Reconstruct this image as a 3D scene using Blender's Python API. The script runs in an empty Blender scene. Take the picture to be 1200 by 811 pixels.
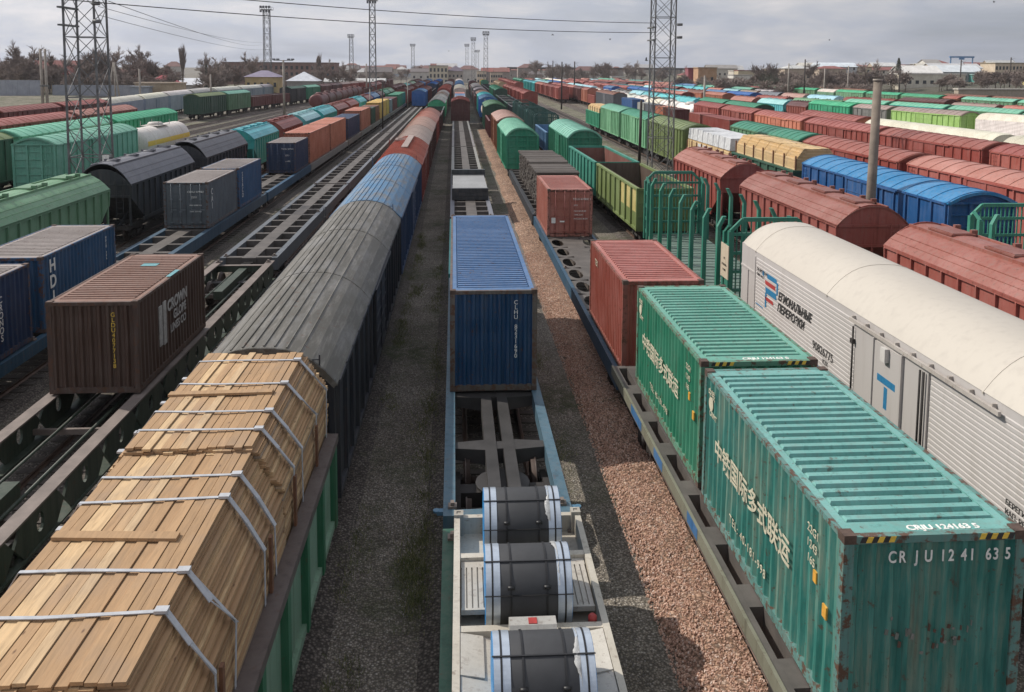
import bpy, math, random
from mathutils import Vector, Matrix, Euler
import mathutils.noise as mn
SC = bpy.context.scene
COLL = SC.collection
R = math.radians
PI = math.pi
rnd = random.Random(11)

# ------------------------------------------------------------------ materials
def new_mat(name):
    m = bpy.data.materials.new(name); m.use_nodes = True
    nt = m.node_tree; nt.nodes.clear()
    out = nt.nodes.new('ShaderNodeOutputMaterial'); b = nt.nodes.new('ShaderNodeBsdfPrincipled')
    nt.links.new(b.outputs[0], out.inputs[0])
    return m, nt, b
def N(nt, t, **kw):
    n = nt.nodes.new(t)
    for k, v in kw.items(): setattr(n, k, v)
    return n
def noise(nt, vec, scale, detail=4, rough=.6, dist=0.0):
    n = N(nt, 'ShaderNodeTexNoise'); n.inputs['Scale'].default_value = scale
    n.inputs['Detail'].default_value = detail; n.inputs['Roughness'].default_value = rough
    n.inputs['Distortion'].default_value = dist
    nt.links.new(vec, n.inputs['Vector']); return n.outputs['Fac']
def ramp(nt, fac, stops):
    r = N(nt, 'ShaderNodeValToRGB'); e = r.color_ramp.elements
    while len(e) < len(stops): e.new(.5)
    for el, (p, c) in zip(e, stops):
        el.position = p; el.color = (c, c, c, 1) if isinstance(c, (int, float)) else (*c, 1)
    nt.links.new(fac, r.inputs[0]); return r.outputs[0]
def mix(nt, fac, a, b, mode='MIX'):
    n = N(nt, 'ShaderNodeMix', data_type='RGBA', blend_type=mode)
    for s, v in ((n.inputs[0], fac), (n.inputs[6], a), (n.inputs[7], b)):
        if isinstance(v, (int, float)): s.default_value = v
        elif isinstance(v, tuple): s.default_value = (*v, 1)
        else: nt.links.new(v, s)
    return n.outputs[2]
def math_(nt, op, a, b=None):
    n = N(nt, 'ShaderNodeMath', operation=op)
    for i, v in enumerate((a, b)):
        if v is None: continue
        if isinstance(v, (int, float)): n.inputs[i].default_value = v
        else: nt.links.new(v, n.inputs[i])
    return n.outputs[0]
def obj_vec(nt, scale=(1, 1, 1), rand=True):
    tc = N(nt, 'ShaderNodeTexCoord'); mp = N(nt, 'ShaderNodeMapping'); mp.inputs['Scale'].default_value = scale
    nt.links.new(tc.outputs['Object'], mp.inputs['Vector'])
    if rand:
        oi = N(nt, 'ShaderNodeObjectInfo'); k = math_(nt, 'MULTIPLY', oi.outputs['Random'], 97.0)
        nt.links.new(k, mp.inputs['Location'])
    return mp.outputs['Vector']
def bump(nt, b, h, strength=.3, dist=.02):
    n = N(nt, 'ShaderNodeBump'); n.inputs['Strength'].default_value = strength; n.inputs['Distance'].default_value = dist
    nt.links.new(h, n.inputs['Height']); nt.links.new(n.outputs[0], b.inputs['Normal'])

def paint_mat(name, rust=.5, dust=.35, rough=.55, wave=None, rustcol=(.10, .045, .025), dustcol=(.19, .165, .14), spots=.60):
    """weathered wagon paint: the object's own colour, faded patches, dust, run-down streaks and rust spots"""
    m, nt, b = new_mat(name)
    oi = N(nt, 'ShaderNodeObjectInfo')
    col = oi.outputs['Color']
    v1 = obj_vec(nt); vs = obj_vec(nt, (2.5, 2.5, .22))
    big = noise(nt, v1, .55, 5, .65); fine = noise(nt, v1, 7, 5, .7); st = noise(nt, vs, 2.2, 5, .7)
    hs = N(nt, 'ShaderNodeHueSaturation'); nt.links.new(col, hs.inputs['Color'])
    hs.inputs['Saturation'].default_value = .86; hs.inputs['Value'].default_value = 1.3
    c = mix(nt, ramp(nt, big, [(.42, 0.0), (.68, .8)]), col, hs.outputs[0])
    c = mix(nt, math_(nt, 'MULTIPLY', ramp(nt, st, [(.46, 0.0), (.72, 1.0)]), dust), c, dustcol)
    dk = mix(nt, 1.0, c, (.55, .5, .48), 'MULTIPLY')
    c = mix(nt, ramp(nt, st, [(.3, .75), (.47, 0.0)]), c, dk)
    c = mix(nt, math_(nt, 'MULTIPLY', ramp(nt, fine, [(spots, 0.0), (spots+.08, 1.0)]), rust), c, rustcol)
    run = noise(nt, obj_vec(nt, (7, 7, .35)), 1.4, 4, .7)
    c = mix(nt, math_(nt, 'MULTIPLY', ramp(nt, run, [(.60, 0.0), (.74, 1.0)]), rust*.55), c, tuple(x*1.3 for x in rustcol))
    nt.links.new(c, b.inputs['Base Color'])
    b.inputs['Roughness'].default_value = rough
    h = fine
    if wave:
        w = N(nt, 'ShaderNodeTexWave', wave_type='BANDS', bands_direction=wave[0]); w.inputs['Scale'].default_value = wave[1]
        tc = N(nt, 'ShaderNodeTexCoord'); nt.links.new(tc.outputs['Object'], w.inputs['Vector'])
        bump(nt, b, w.outputs['Fac'], .8, .03)
    else: bump(nt, b, h, .12, .01)
    return m

def plain_mat(name, col, rough=.7, metal=0, var=.25, scale=3, bmp=.15, col2=None):
    m, nt, b = new_mat(name)
    v = obj_vec(nt); n1 = noise(nt, v, scale, 6, .65)
    dk = tuple(c*(1-var) for c in col); lt = col2 or tuple(min(1, c*(1+var)) for c in col)
    nt.links.new(ramp(nt, n1, [(.3, dk), (.7, lt)]), b.inputs['Base Color'])
    b.inputs['Roughness'].default_value = rough; b.inputs['Metallic'].default_value = metal
    if bmp: bump(nt, b, noise(nt, v, scale*6, 4), bmp, .01)
    return m

M = {}
M['paint'] = paint_mat('wagon_paint', rust=.5, dust=.26)
M['roofpaint'] = paint_mat('roof_paint', rust=.7, dust=.42, rough=.5)
def patchy_mat():
    m, nt, b = new_mat('patchy_roof_paint'); oi = N(nt, 'ShaderNodeObjectInfo'); col = oi.outputs['Color']
    v = obj_vec(nt, (1.2, .35, 1.2)); n1 = noise(nt, v, 1.3, 6, .7); n2 = noise(nt, obj_vec(nt, (5, .5, 5)), 1.5, 6, .7); n3 = noise(nt, obj_vec(nt), 5, 5, .7)
    c = mix(nt, ramp(nt, n1, [(.48, 0.0), (.62, .75)]), col, (.16, .155, .145))
    c = mix(nt, ramp(nt, n2, [(.5, 0.0), (.72, .55)]), c, (.30, .28, .25))
    c = mix(nt, ramp(nt, n3, [(.6, 0.0), (.68, .7)]), c, (.10, .05, .03))
    nt.links.new(c, b.inputs['Base Color']); b.inputs['Roughness'].default_value = .6; bump(nt, b, n2, .15, .01); return m
M['patchyroof'] = patchy_mat()
M['framepaint'] = paint_mat('container_frame_paint', rust=.95, dust=.5, rough=.6, spots=.50)
M['contpaint'] = paint_mat('container_paint', rust=.75, dust=.2, rough=.42)
M['contfaded'] = paint_mat('faded_container_paint', rust=.8, dust=.75, rough=.5, dustcol=(.30, .30, .22))
def smooth_mat():
    m, nt, b = new_mat('smooth_cream_paint'); oi = N(nt, 'ShaderNodeObjectInfo'); col = oi.outputs['Color']
    n1 = noise(nt, obj_vec(nt), .22, 2, .5); n2 = noise(nt, obj_vec(nt, (3, 3, .3)), 1.6, 5, .6)
    c = mix(nt, ramp(nt, n1, [(.4, 0.0), (.7, .55)]), col, mix(nt, 1.0, col, (.86, .85, .84), 'MULTIPLY'))
    c = mix(nt, ramp(nt, n2, [(.5, 0.0), (.75, .27)]), c, (.30, .265, .23))
    nt.links.new(c, b.inputs['Base Color']); b.inputs['Roughness'].default_value = .5; return m
M['smooth'] = smooth_mat()
M['ribbed'] = paint_mat('ribbed_side_paint', rust=.25, dust=.45, rough=.45, wave=('Z', 1.9))
M['hribbed'] = paint_mat('slatted_side_paint', rust=.4, dust=.4, wave=('Z', 1.2))
M['under'] = plain_mat('grimy_underframe', (.028, .024, .022), .75, 0, .5, 2)
M['wheel'] = plain_mat('wheel_steel', (.07, .05, .042), .55, .4, .4, 4)
M['rail'] = plain_mat('rail_steel', (.16, .105, .08), .4, .6, .35, 2)
M['sleeper'] = plain_mat('concrete_sleeper', (.085, .072, .062), .9, 0, .35, 2)
M['white'] = plain_mat('white_lettering', (.78, .77, .72), .6, 0, .2, 9, 0)
M['fadedwhite'] = plain_mat('worn_white_lettering', (.40, .385, .36), .7, 0, .35, 6, 0)
M['yellow'] = plain_mat('yellow_mark', (.75, .5, .07), .6, 0, .2, 9, 0)
M['blackmark'] = plain_mat('black_lettering', (.03, .03, .03), .6, 0, .2, 9, 0)
M['bluemark'] = plain_mat('blue_lettering', (.02, .17, .33), .6, 0, .2, 9, 0)
M['redmark'] = plain_mat('red_lettering', (.38, .045, .04), .6, 0, .2, 9, 0)
M['concrete'] = plain_mat('concrete_pole', (.33, .29, .25), .9, 0, .25, 1.5)
M['brownconcrete'] = plain_mat('weathered_pole', (.22, .18, .145), .9, 0, .3, 1.2)
M['mast'] = plain_mat('mast_steel', (.17, .17, .17), .6, .3, .4, 2)
M['darkpole'] = plain_mat('tarred_pole', (.05, .04, .035), .85, 0, .3, 2)
M['castsilver'] = plain_mat('galvanised_steel', (.50, .56, .63), .32, .5, .12, 6, .05)  # pale blue sky reflection put into the steel's base colour
M['coilwrap'] = plain_mat('coil_wrapping', (.043, .044, .047), .6, 0, .12, 5, .06)
M['coilblue'] = plain_mat('coil_side_blue', (.03, .24, .55), .45, 0, .15, 5, .05)
M['band'] = plain_mat('packing_band', (.015, .015, .016), .45, 0, .2, 5, 0)
M['foil'] = plain_mat('crumpled_foil', (.45, .45, .44), .4, .2, .2, 14, 1.0)
M['strap'] = plain_mat('white_strap', (.43, .44, .46), .5, 0, .15, 9, .05)
M['birdmat'] = plain_mat('bird_feather', (.035, .032, .03), .8, 0, .2, 5, 0)
M['wire'] = plain_mat('cable', (.03, .03, .03), .7, 0, .1, 2, 0)
M['pinkstone'] = None
M['bark'] = plain_mat('bare_bark', (.19, .155, .135), .9, 0, .35, 3, .3)
M['twig'] = plain_mat('bare_twigs', (.25, .2, .175), .9, 0, .35, .6, 0)
M['conifer'] = plain_mat('conifer_leaf', (.10, .105, .08), .9, 0, .4, .6, 0)
M['wall'] = paint_mat('house_wall', rust=.1, dust=.4, rough=.9)
M['tileroof'] = paint_mat('house_roof', rust=.15, dust=.35, rough=.8)
M['glass'] = plain_mat('dark_window', (.045, .05, .055), .15, 0, .3, 1, 0)
M['coal'] = plain_mat('coal_load', (.02, .02, .02), .8, 0, .5, 5, .8)
M['lamp'] = plain_mat('lamp_housing', (.1, .1, .11), .5, .2, .2, 4)

def timber_mat(name, base, lo, hi):
    m, nt, b = new_mat(name)
    g = N(nt, 'ShaderNodeNewGeometry')
    v = obj_vec(nt, (9, .8, 9), False); st = noise(nt, v, 2.4, 6, .7, .6)
    big = noise(nt, obj_vec(nt, (1, 1, 1), False), 1.1, 3)
    kn = N(nt, 'ShaderNodeTexVoronoi'); kn.inputs['Scale'].default_value = 1.6
    nt.links.new(obj_vec(nt, (3.2, 1.3, 3.2), False), kn.inputs['Vector'])
    c = ramp(nt, g.outputs['Random Per Island'], [(0, lo), (.2, base), (.45, tuple(x*.8 for x in base)), (.7, base), (.9, hi), (.965, hi), (1, (.22, .19, .175))])
    c = mix(nt, ramp(nt, st, [(.3, .55), (.6, 0.0)]), c, tuple(x*.45 for x in base))
    c = mix(nt, ramp(nt, kn.outputs['Distance'], [(.03, .8), (.10, 0.0)]), c, (.09, .04, .02))
    c = mix(nt, ramp(nt, big, [(.5, 0.0), (.75, .3)]), c, (.22, .19, .17))
    nt.links.new(c, b.inputs['Base Color']); b.inputs['Roughness'].default_value = .8
    bump(nt, b, st, .25, .006)
    return m
M['rustwood'] = plain_mat('brown_stake', (.16, .075, .04), .8, 0, .3, 3)
M['timber'] = timber_mat('sawn_timber', (.45, .28, .145), (.25, .145, .072), (.62, .43, .235))
M['palebeam'] = timber_mat('fresh_timber', (.66, .46, .23), (.55, .36, .16), (.74, .54, .3))
M['oldwood'] = timber_mat('old_wood', (.10, .082, .07), (.05, .04, .035), (.17, .15, .13))

def ballast_mat(name, stops, scale=16, grass=0.0, rail=False):
    m, nt, b = new_mat(name)
    tc = N(nt, 'ShaderNodeTexCoord'); P = tc.outputs['Object']
    vo = N(nt, 'ShaderNodeTexVoronoi'); vo.inputs['Scale'].default_value = scale; nt.links.new(P, vo.inputs['Vector'])
    sep = N(nt, 'ShaderNodeSeparateColor'); nt.links.new(vo.outputs['Color'], sep.inputs[0])
    c = ramp(nt, sep.outputs[0], stops)
    edge = ramp(nt, vo.outputs['Distance'], [(.25, 0.0), (.62, .75)])
    c = mix(nt, edge, c, tuple(x*.3 for x in stops[0][1]))
    n1 = noise(nt, P, .35, 6, .65); n2 = noise(nt, P, 2.2, 5, .7)
    c = mix(nt, ramp(nt, n1, [(.35, .65), (.6, 0.0)]), c, mix(nt, 1.0, c, (.5, .47, .44), 'MULTIPLY'))
    if grass:
        gm = math_(nt, 'MULTIPLY', ramp(nt, noise(nt, P, .22, 6, .7), [(.60-grass*.25, 0.0), (.72-grass*.2, 1.0)]), ramp(nt, n2, [(.35, 0.0), (.55, 1.0)]))
        c = mix(nt, math_(nt, 'MULTIPLY', gm, .85), c, ramp(nt, noise(nt, P, 9, 3), [(.3, (.02, .03, .010)), (.7, (.075, .085, .03))]))
    nt.links.new(c, b.inputs['Base Color']); b.inputs['Roughness'].default_value = .95
    h = math_(nt, 'SUBTRACT', math_(nt, 'MULTIPLY', n2, .6), vo.outputs['Distance'])
    bump(nt, b, h, .9, .03)
    return m
M['gravel'] = ballast_mat('yard_gravel', [(0, (.20, .17, .135)), (.5, (.34, .295, .24)), (.85, (.41, .36, .30)), (1, (.55, .5, .44))], 22, .5)
M['ballast'] = ballast_mat('pink_ballast', [(0, (.27, .155, .10)), (.5, (.52, .32, .215)), (.85, (.64, .42, .30)), (1, (.72, .57, .46))], 13, .08)
M['trackbed'] = ballast_mat('oily_track_bed', [(0, (.10, .085, .072)), (.5, (.20, .168, .142)), (1, (.31, .27, .23))], 18, .25)
M['verge'] = ballast_mat('weedy_verge', [(0, (.18, .16, .11)), (.5, (.35, .315, .23)), (1, (.46, .42, .33))], 10, .7)
M['dirt'] = ballast_mat('dry_hillside', [(0, (.09, .075, .06)), (.5, (.17, .145, .115)), (1, (.25, .22, .18))], 3, .7)

# ------------------------------------------------------------------ mesh builder
class MB:
    def __init__(s): s.v = []; s.f = []; s.mi = []; s.sm = []
    def face(s, idx, mi=0, sm=False): s.f.append(idx); s.mi.append(mi); s.sm.append(sm)
    def poly(s, pts, mi=0, sm=False):
        n = len(s.v); s.v += [tuple(p) for p in pts]; s.face(tuple(range(n, n+len(pts))), mi, sm)
    def box(s, x0, x1, y0, y1, z0, z1, mi=0):
        s.hexa([(x0, y0, z0), (x1, y0, z0), (x1, y1, z0), (x0, y1, z0), (x0, y0, z1), (x1, y0, z1), (x1, y1, z1), (x0, y1, z1)], mi)
    def hexa(s, p, mi=0):
        n = len(s.v); s.v += [tuple(q) for q in p]
        for q in ((3, 2, 1, 0), (4, 5, 6, 7), (0, 1, 5, 4), (1, 2, 6, 5), (2, 3, 7, 6), (3, 0, 4, 7)):
            s.face(tuple(n+i for i in q), mi)
    def prism(s, pts, axis, a, b, mi=0, sm=False, caps=True):
        """pts: polygon in the two other axes (order x<y<z), pushed from a to b along axis"""
        def P(q, t):
            return {'x': (t, q[0], q[1]), 'y': (q[0], t, q[1]), 'z': (q[0], q[1], t)}[axis]
        n = len(s.v); k = len(pts)
        s.v += [P(q, a) for q in pts] + [P(q, b) for q in pts]
        for i in range(k):
            j = (i+1) % k; s.face((n+i, n+j, n+k+j, n+k+i), mi, sm)
        if caps:
            s.face(tuple(n+i for i in range(k))[::-1], mi); s.face(tuple(n+k+i for i in range(k)), mi)
    def tube(s, p0, p1, r0, r1=None, n=8, mi=0, caps=True, sm=True):
        r1 = r0 if r1 is None else r1
        p0 = Vector(p0); p1 = Vector(p1); d = (p1-p0)
        if d.length < 1e-6: return
        d.normalize(); a = d.orthogonal().normalized(); b = d.cross(a)
        k = len(s.v)
        for p, r in ((p0, r0), (p1, r1)):
            for i in range(n):
                t = 2*PI*i/n; s.v.append(tuple(p + a*(r*math.cos(t)) + b*(r*math.sin(t))))
        for i in range(n):
            j = (i+1) % n; s.face((k+i, k+j, k+n+j, k+n+i), mi, sm)
        if caps:
            s.face(tuple(k+i for i in range(n))[::-1], mi); s.face(tuple(k+n+i for i in range(n)), mi)
    def bar(s, p0, p1, w, h=None, mi=0):
        h = h or w
        p0 = Vector(p0); p1 = Vector(p1); d = (p1-p0).normalized()
        up = Vector((0, 0, 1)) if abs(d.z) < .95 else Vector((0, 1, 0))
        a = d.cross(up).normalized()*(w/2); b = a.cross(d).normalized()*(h/2)
        s.hexa([p0-a-b, p0+a-b, p1+a-b, p1-a-b, p0-a+b, p0+a+b, p1+a+b, p1-a+b], mi)
    def lathe(s, prof, center, axis='y', n=24, mi=0, sm=True):
        """prof: list of (t along axis, r)"""
        cx, cy, cz = center; k = len(s.v); m = len(prof)
        for t, r in prof:
            for i in range(n):
                a = 2*PI*i/n; c, d = r*math.cos(a), r*math.sin(a)
                s.v.append({'y': (cx+c, cy+t, cz+d), 'x': (cx+t, cy+c, cz+d), 'z': (cx+c, cy+d, cz+t)}[axis])
        for j in range(m-1):
            for i in range(n):
                q = (i+1) % n; s.face((k+j*n+i, k+j*n+q, k+(j+1)*n+q, k+(j+1)*n+i), mi, sm)
        s.face(tuple(k+i for i in range(n))[::-1], mi); s.face(tuple(k+(m-1)*n+i for i in range(n)), mi)
    def mesh(s, name, mats):
        me = bpy.data.meshes.new(name); me.from_pydata(s.v, [], s.f)
        for m in mats: me.materials.append(M[m] if isinstance(m, str) else m)
        me.polygons.foreach_set('material_index', s.mi); me.polygons.foreach_set('use_smooth', s.sm)
        me.update(); return me

CACHE = {}
def cached(key, fn):
    if key not in CACHE: CACHE[key] = fn()
    return CACHE[key]

# ------------------------------------------------------------------ objects
def put(name, mesh, parent=None, loc=(0, 0, 0), rot=(0, 0, 0), col=None, scale=None):
    o = bpy.data.objects.new(name, mesh); COLL.objects.link(o)
    o.location = loc; o.rotation_euler = rot
    if parent: o.parent = parent
    if col: o.color = (*col, 1)
    if scale: o.scale = scale
    return o
LABELS = set()
def tag(o, label, cat, group=None):
    o['label'] = label; o['category'] = cat; LABELS.add(label)
    if group: o['group'] = group
    return o
def thing(name, label, cat, loc=(0, 0, 0), rz=0, group=None):
    o = bpy.data.objects.new(name, None); COLL.objects.link(o); o.empty_display_size = .3
    o.location = loc; o.rotation_euler = (0, 0, rz)
    return tag(o, label, cat, group)
def struct(name, mesh, kind='structure', **kw):
    o = put(name, mesh, **kw); o['kind'] = kind; return o

FACE = {'-x': Matrix(((0, 0, -1), (-1, 0, 0), (0, 1, 0))), '-y': Matrix(((1, 0, 0), (0, 0, -1), (0, 1, 0))),
        '+x': Matrix(((0, 0, 1), (1, 0, 0), (0, 1, 0))), 'top': Matrix(((1, 0, 0), (0, 1, 0), (0, 0, 1)))}
def lettering(txt, size, face, loc, mat, parent, name='lettering', align='LEFT', shear=0, vertical=False, spacing=1.0, bold=0.0, wide=1.0):
    cu = bpy.data.curves.new('lettering_curve', 'FONT')
    cu.body = '\n'.join(txt) if vertical else txt
    cu.size = size; cu.align_x = 'CENTER' if vertical else align; cu.align_y = 'TOP' if vertical else 'CENTER'
    cu.extrude = .004; cu.shear = shear; cu.space_character = spacing; cu.offset = bold
    if vertical: cu.space_line = spacing
    t = bpy.data.objects.new('lettering_tmp', cu); COLL.objects.link(t)
    dg = bpy.context.evaluated_depsgraph_get()
    me = bpy.data.meshes.new_from_object(t.evaluated_get(dg)); me.name = 'lettering'
    bpy.data.objects.remove(t); bpy.data.curves.remove(cu)
    me.transform(Matrix.Scale(wide, 4, (1, 0, 0)))
    me.materials.clear(); me.materials.append(M[mat])
    me.transform(FACE[face].to_4x4())
    return put(name, me, parent, loc)

# ------------------------------------------------------------------ colours (linear albedo)
K = {
 'red': (.235, .058, .045), 'brick': (.28, .082, .064), 'salmon': (.39, .165, .128), 'darkred': (.115, .034, .03), 'maroon': (.085, .028, .026),
 'orange': (.42, .165, .105), 'rust': (.2, .085, .05), 'brown': (.075, .045, .036), 'pink': (.42, .27, .23),
 'green': (.035, .21, .125), 'mint': (.17, .41, .295), 'brightgreen': (.05, .33, .17), 'darkgreen': (.025, .075, .05), 'framegreen': (.04, .055, .038), 'flatblue': (.02, .07, .125), 'flatsteel': (.035, .08, .125), 'sage': (.13, .25, .15),
 'olive': (.14, .185, .07), 'lime': (.27, .44, .15), 'teal': (.05, .33, .31), 'cyan': (.11, .42, .45), 'sky': (.33, .55, .58),
 'blue': (.010, .11, .33), 'navy': (.012, .034, .085), 'steelblue': (.09, .19, .33), 'grey': (.2, .19, .18), 'darkgrey': (.125, .12, .113), 'black': (.02, .024, .03),
 'slate': (.12, .13, .145), 'white': (.66, .63, .57), 'cream': (.6, .55, .46), 'lightgrey': (.38, .37, .36), 'yellow': (.55, .38, .12), 'purple': (.16, .12, .16), 'hoproof': (.25, .095, .072), 'boxgrey': (.105, .099, .088), 'tanroof': (.30, .26, .235), 'brownroof': (.22, .125, .09), 'dusty': (.30, .23, .2),  # slate is lightened: it carries the sheen of the black hopper roofs
 'bluegrey': (.22, .26, .31), 'tan': (.4, .3, .2), 'paleblue': (.3, .36, .4)}
def _sat(c, f=1.16):
    l = .3*c[0]+.59*c[1]+.11*c[2]; return tuple(max(.004, l+(x-l)*f) for x in c)
K = {k: _sat(v) for k, v in K.items()}
WORD = {'hoproof': 'brown red', 'boxgrey': 'grey', 'brick': 'brick red', 'salmon': 'salmon pink', 'darkred': 'dark red', 'mint': 'mint green', 'brightgreen': 'bright green', 'darkgreen': 'dark green',
 'sage': 'sage green', 'olive': 'olive green', 'lime': 'lime green', 'sky': 'pale cyan', 'steelblue': 'steel blue', 'darkgrey': 'dark grey', 'lightgrey': 'light grey',
 'bluegrey': 'blue grey', 'dusty': 'dusty brown', 'paleblue': 'pale blue', 'rust': 'rusty brown', 'framegreen': 'dark green', 'flatblue': 'dull blue', 'flatsteel': 'dull steel blue', 'navy': 'navy blue', 'slate': 'slate grey'}
def word(k): return WORD.get(k, k)
def jit(c, s=.2):
    f = 1+rnd.uniform(-s, s); return tuple(max(0, min(1, x*f*(1+rnd.uniform(-.05, .05)))) for x in c)

# ------------------------------------------------------------------ running gear
def wheelset_mesh():
    b = MB()
    b.tube((-.95, 0, 0), (.95, 0, 0), .085, n=8)
    for s in (-1, 1):
        b.lathe([(-.065, .50), (-.03, .505), (-.03, .475), (.065, .465), (.066, .40), (.04, .38), (.04, .15), (.09, .13)] if s < 0 else
                [(-.09, .13), (-.04, .15), (-.04, .38), (-.066, .40), (-.065, .465), (.03, .475), (.03, .505), (.065, .50)], (s*.79, 0, 0), 'x', 20)
    return b.mesh('wheelset', ['wheel'])
def bogie_mesh():
    b = MB()
    for s in (-1, 1):
        x = s*1.03
        b.prism([(-1.15, .62), (-1.15, .80), (-.65, .84), (-.35, 1.0), (.35, 1.0), (.65, .84), (1.15, .80), (1.15, .62), (.7, .62), (.38, .36), (-.38, .36), (-.7, .62)], 'x', x-.07, x+.07)
        for y in (-.925, .925): b.box(x-.12, x+.12, y-.14, y+.14, .56, .78)
        for y in (-.22, 0, .22): b.tube((x+s*.1, y, .42), (x+s*.1, y, .78), .08, n=8)
    b.box(-1.1, 1.1, -.2, .2, .62, .96)
    return b.mesh('bogie_frame', ['under'])
def coupler_mesh():
    b = MB(); b.box(-.11, .11, 0, .45, .98, 1.2); b.box(-.2, .24, .4, .62, .92, 1.26); b.box(-.2, -.06, .6, .78, .95, 1.22); b.tube((.3, .1, 1.05), (.35, .45, .6), .03, n=6)
    return b.mesh('coupler', ['under'])
def bogies(parent, L, near):
    y = L/2-2.05
    for s in (-1, 1):
        if near:
            bg = put('bogie', cached('bogie', bogie_mesh), parent, (0, s*y, 0))
            for q in (-.925, .925): put('wheelset', cached('wheelset', wheelset_mesh), bg, (0, q, .69))
            put('coupler', cached('coupler', coupler_mesh), parent, (0, s*(L/2), 0), (0, 0, 0 if s > 0 else PI))
def gear_far_mesh(L, deck=1.3):
    b = MB()
    b.box(-.2, .2, -L/2, L/2, .95, deck-.01); b.box(-1.3, -1.12, -L/2+.5, L/2-.5, 1.05, deck-.01); b.box(1.12, 1.3, -L/2+.5, L/2-.5, 1.05, deck-.01)
    b.box(-.8, .3, -1.2, 1.0, .62, .95)
    for s in (-1, 1):
        y = s*(L/2-2.05)
        for q in (-.925, .925):
            for x in (-.79, .79): b.tube((x-.06, y+q, .69), (x+.06, y+q, .69), .49, n=12)
        for x in (-1.03, 1.03): b.prism([(y-1.15, .62), (y-1.15, .82), (y-.4, 1.0), (y+.4, 1.0), (y+1.15, .82), (y+1.15, .62), (y+.4, .36), (y-.4, .36)], 'x', x-.07, x+.07)
        b.box(-.11, .11, s*L/2, s*(L/2+.5), .98, 1.2) if s > 0 else b.box(-.11, .11, -(L/2+.5), -L/2, .98, 1.2)
    return b.mesh('underframe', ['under'])
def underframe_near_mesh(L, deck=1.3):
    b = MB()
    b.box(-.2, .2, -L/2, L/2, .95, deck-.01)
    for x in (-1.3, 1.12): b.box(x, x+.18, -L/2+.05, L/2-.05, 1.02, deck-.01)
    for y in (-L/2+.05, L/2-.2): b.box(-1.12, 1.12, y, y+.15, 1.05, deck-.01)
    n = max(3, int(L/2.2))
    for i in range(1, n):
        y = -L/2+L*i/n; b.box(-1.12, 1.12, y-.06, y+.06, 1.08, deck-.01)
    b.tube((-.55, -1.3, .72), (-.55, -.3, .72), .2, n=10); b.box(.3, .75, .2, .9, .6, .95); b.tube((0, -L/2+2, .8), (0, L/2-2, .8), .03, n=6)
    return b.mesh('underframe', ['under'])
def gear(parent, L, near, deck=1.3):
    k = round(L, 1)
    if near:
        put('underframe', cached(('ufn', k, deck), lambda: underframe_near_mesh(k, deck)), parent); bogies(parent, L, True)
    else: put('underframe', cached(('uff', k, deck), lambda: gear_far_mesh(k, deck)), parent)

# ------------------------------------------------------------------ wagon bodies
def arch(W, ze, zp, n=12, flat=0.0, e=2.0):
    pts = []
    for i in range(n+1):
        u = -1+2*i/n; pts.append((u*W/2, ze+(zp-ze)*(1-abs(u)**e)))
    return pts
def roof_shell(b, W, ze, zp, y0, y1, t=.05, n=12, mi=0, e=2.0, over=.06):
    top = arch(W+2*over, ze-.03, zp, n, e=e); bot = [(x, z-t) for x, z in top]
    b.prism(top[::-1]+bot, 'y', y0, y1, mi, False)
def boxcar_body(L, W, ze, zp, e=2.0, ribs='v', slats=False):
    b = MB(); z0 = 1.3
    b.box(-W/2, W/2, -L/2, L/2, z0, ze)
    for y, s in ((-L/2, -1), (L/2, 1)):
        b.prism(arch(W, ze, zp, 12, e=e), 'y', y-.02*s if s > 0 else y, y if s > 0 else y+.02)
    n = max(8, int(round(L/1.15)))
    for s in (-1, 1):
        x0, x1 = (-W/2-.09, -W/2) if s < 0 else (W/2, W/2+.09)
        for i in range(n+1):
            y = -L/2+.06+(L-.12)*i/n
            if abs(y) < 1.9: continue
            b.box(x0, x1, y-.05, y+.05, z0, ze-.04)
        b.box(x0, x1, -L/2, L/2, z0, z0+.12); b.box(x0, x1, -L/2, L/2, ze-.14, ze-.04)
    for y, s in ((-L/2, -1), (L/2, 1)):
        y0, y1 = (y-.11, y) if s < 0 else (y, y+.11)
        for x in (-W/2+.07, -W/6, W/6, W/2-.07): b.box(x-.07, x+.07, y0, y1, z0, ze)
        for k in range(1, 6): b.box(-W/2, W/2, y0+(.05 if s < 0 else 0), y1-(.05 if s > 0 else 0), z0+(ze-z0)*k/6-.04, z0+(ze-z0)*k/6+.04)
        b.box(-W/2-.02, W/2+.02, y0-.03 if s < 0 else y0, y1 if s < 0 else y1+.03, ze-.08, ze+.03)
    return b
def boxcar_door(W, ze):
    b = MB(); z0 = 1.38
    x = W/2
    b.box(x+.02, x+.07, -1.75, 1.75, z0, ze-.2)
    for y in (-1.72, -.02, .02, 1.72): b.box(x+.07, x+.11, y-.05, y+.05, z0, ze-.2)
    for k in range(1, 5): b.box(x+.07, x+.095, -1.7, 1.7, z0+(ze-.2-z0)*k/5-.03, z0+(ze-.2-z0)*k/5+.03)
    b.box(x+.05, x+.13, -1.9, 3.6, ze-.2, ze-.12)
    return b.mesh('sliding_door', ['paint'])
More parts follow.
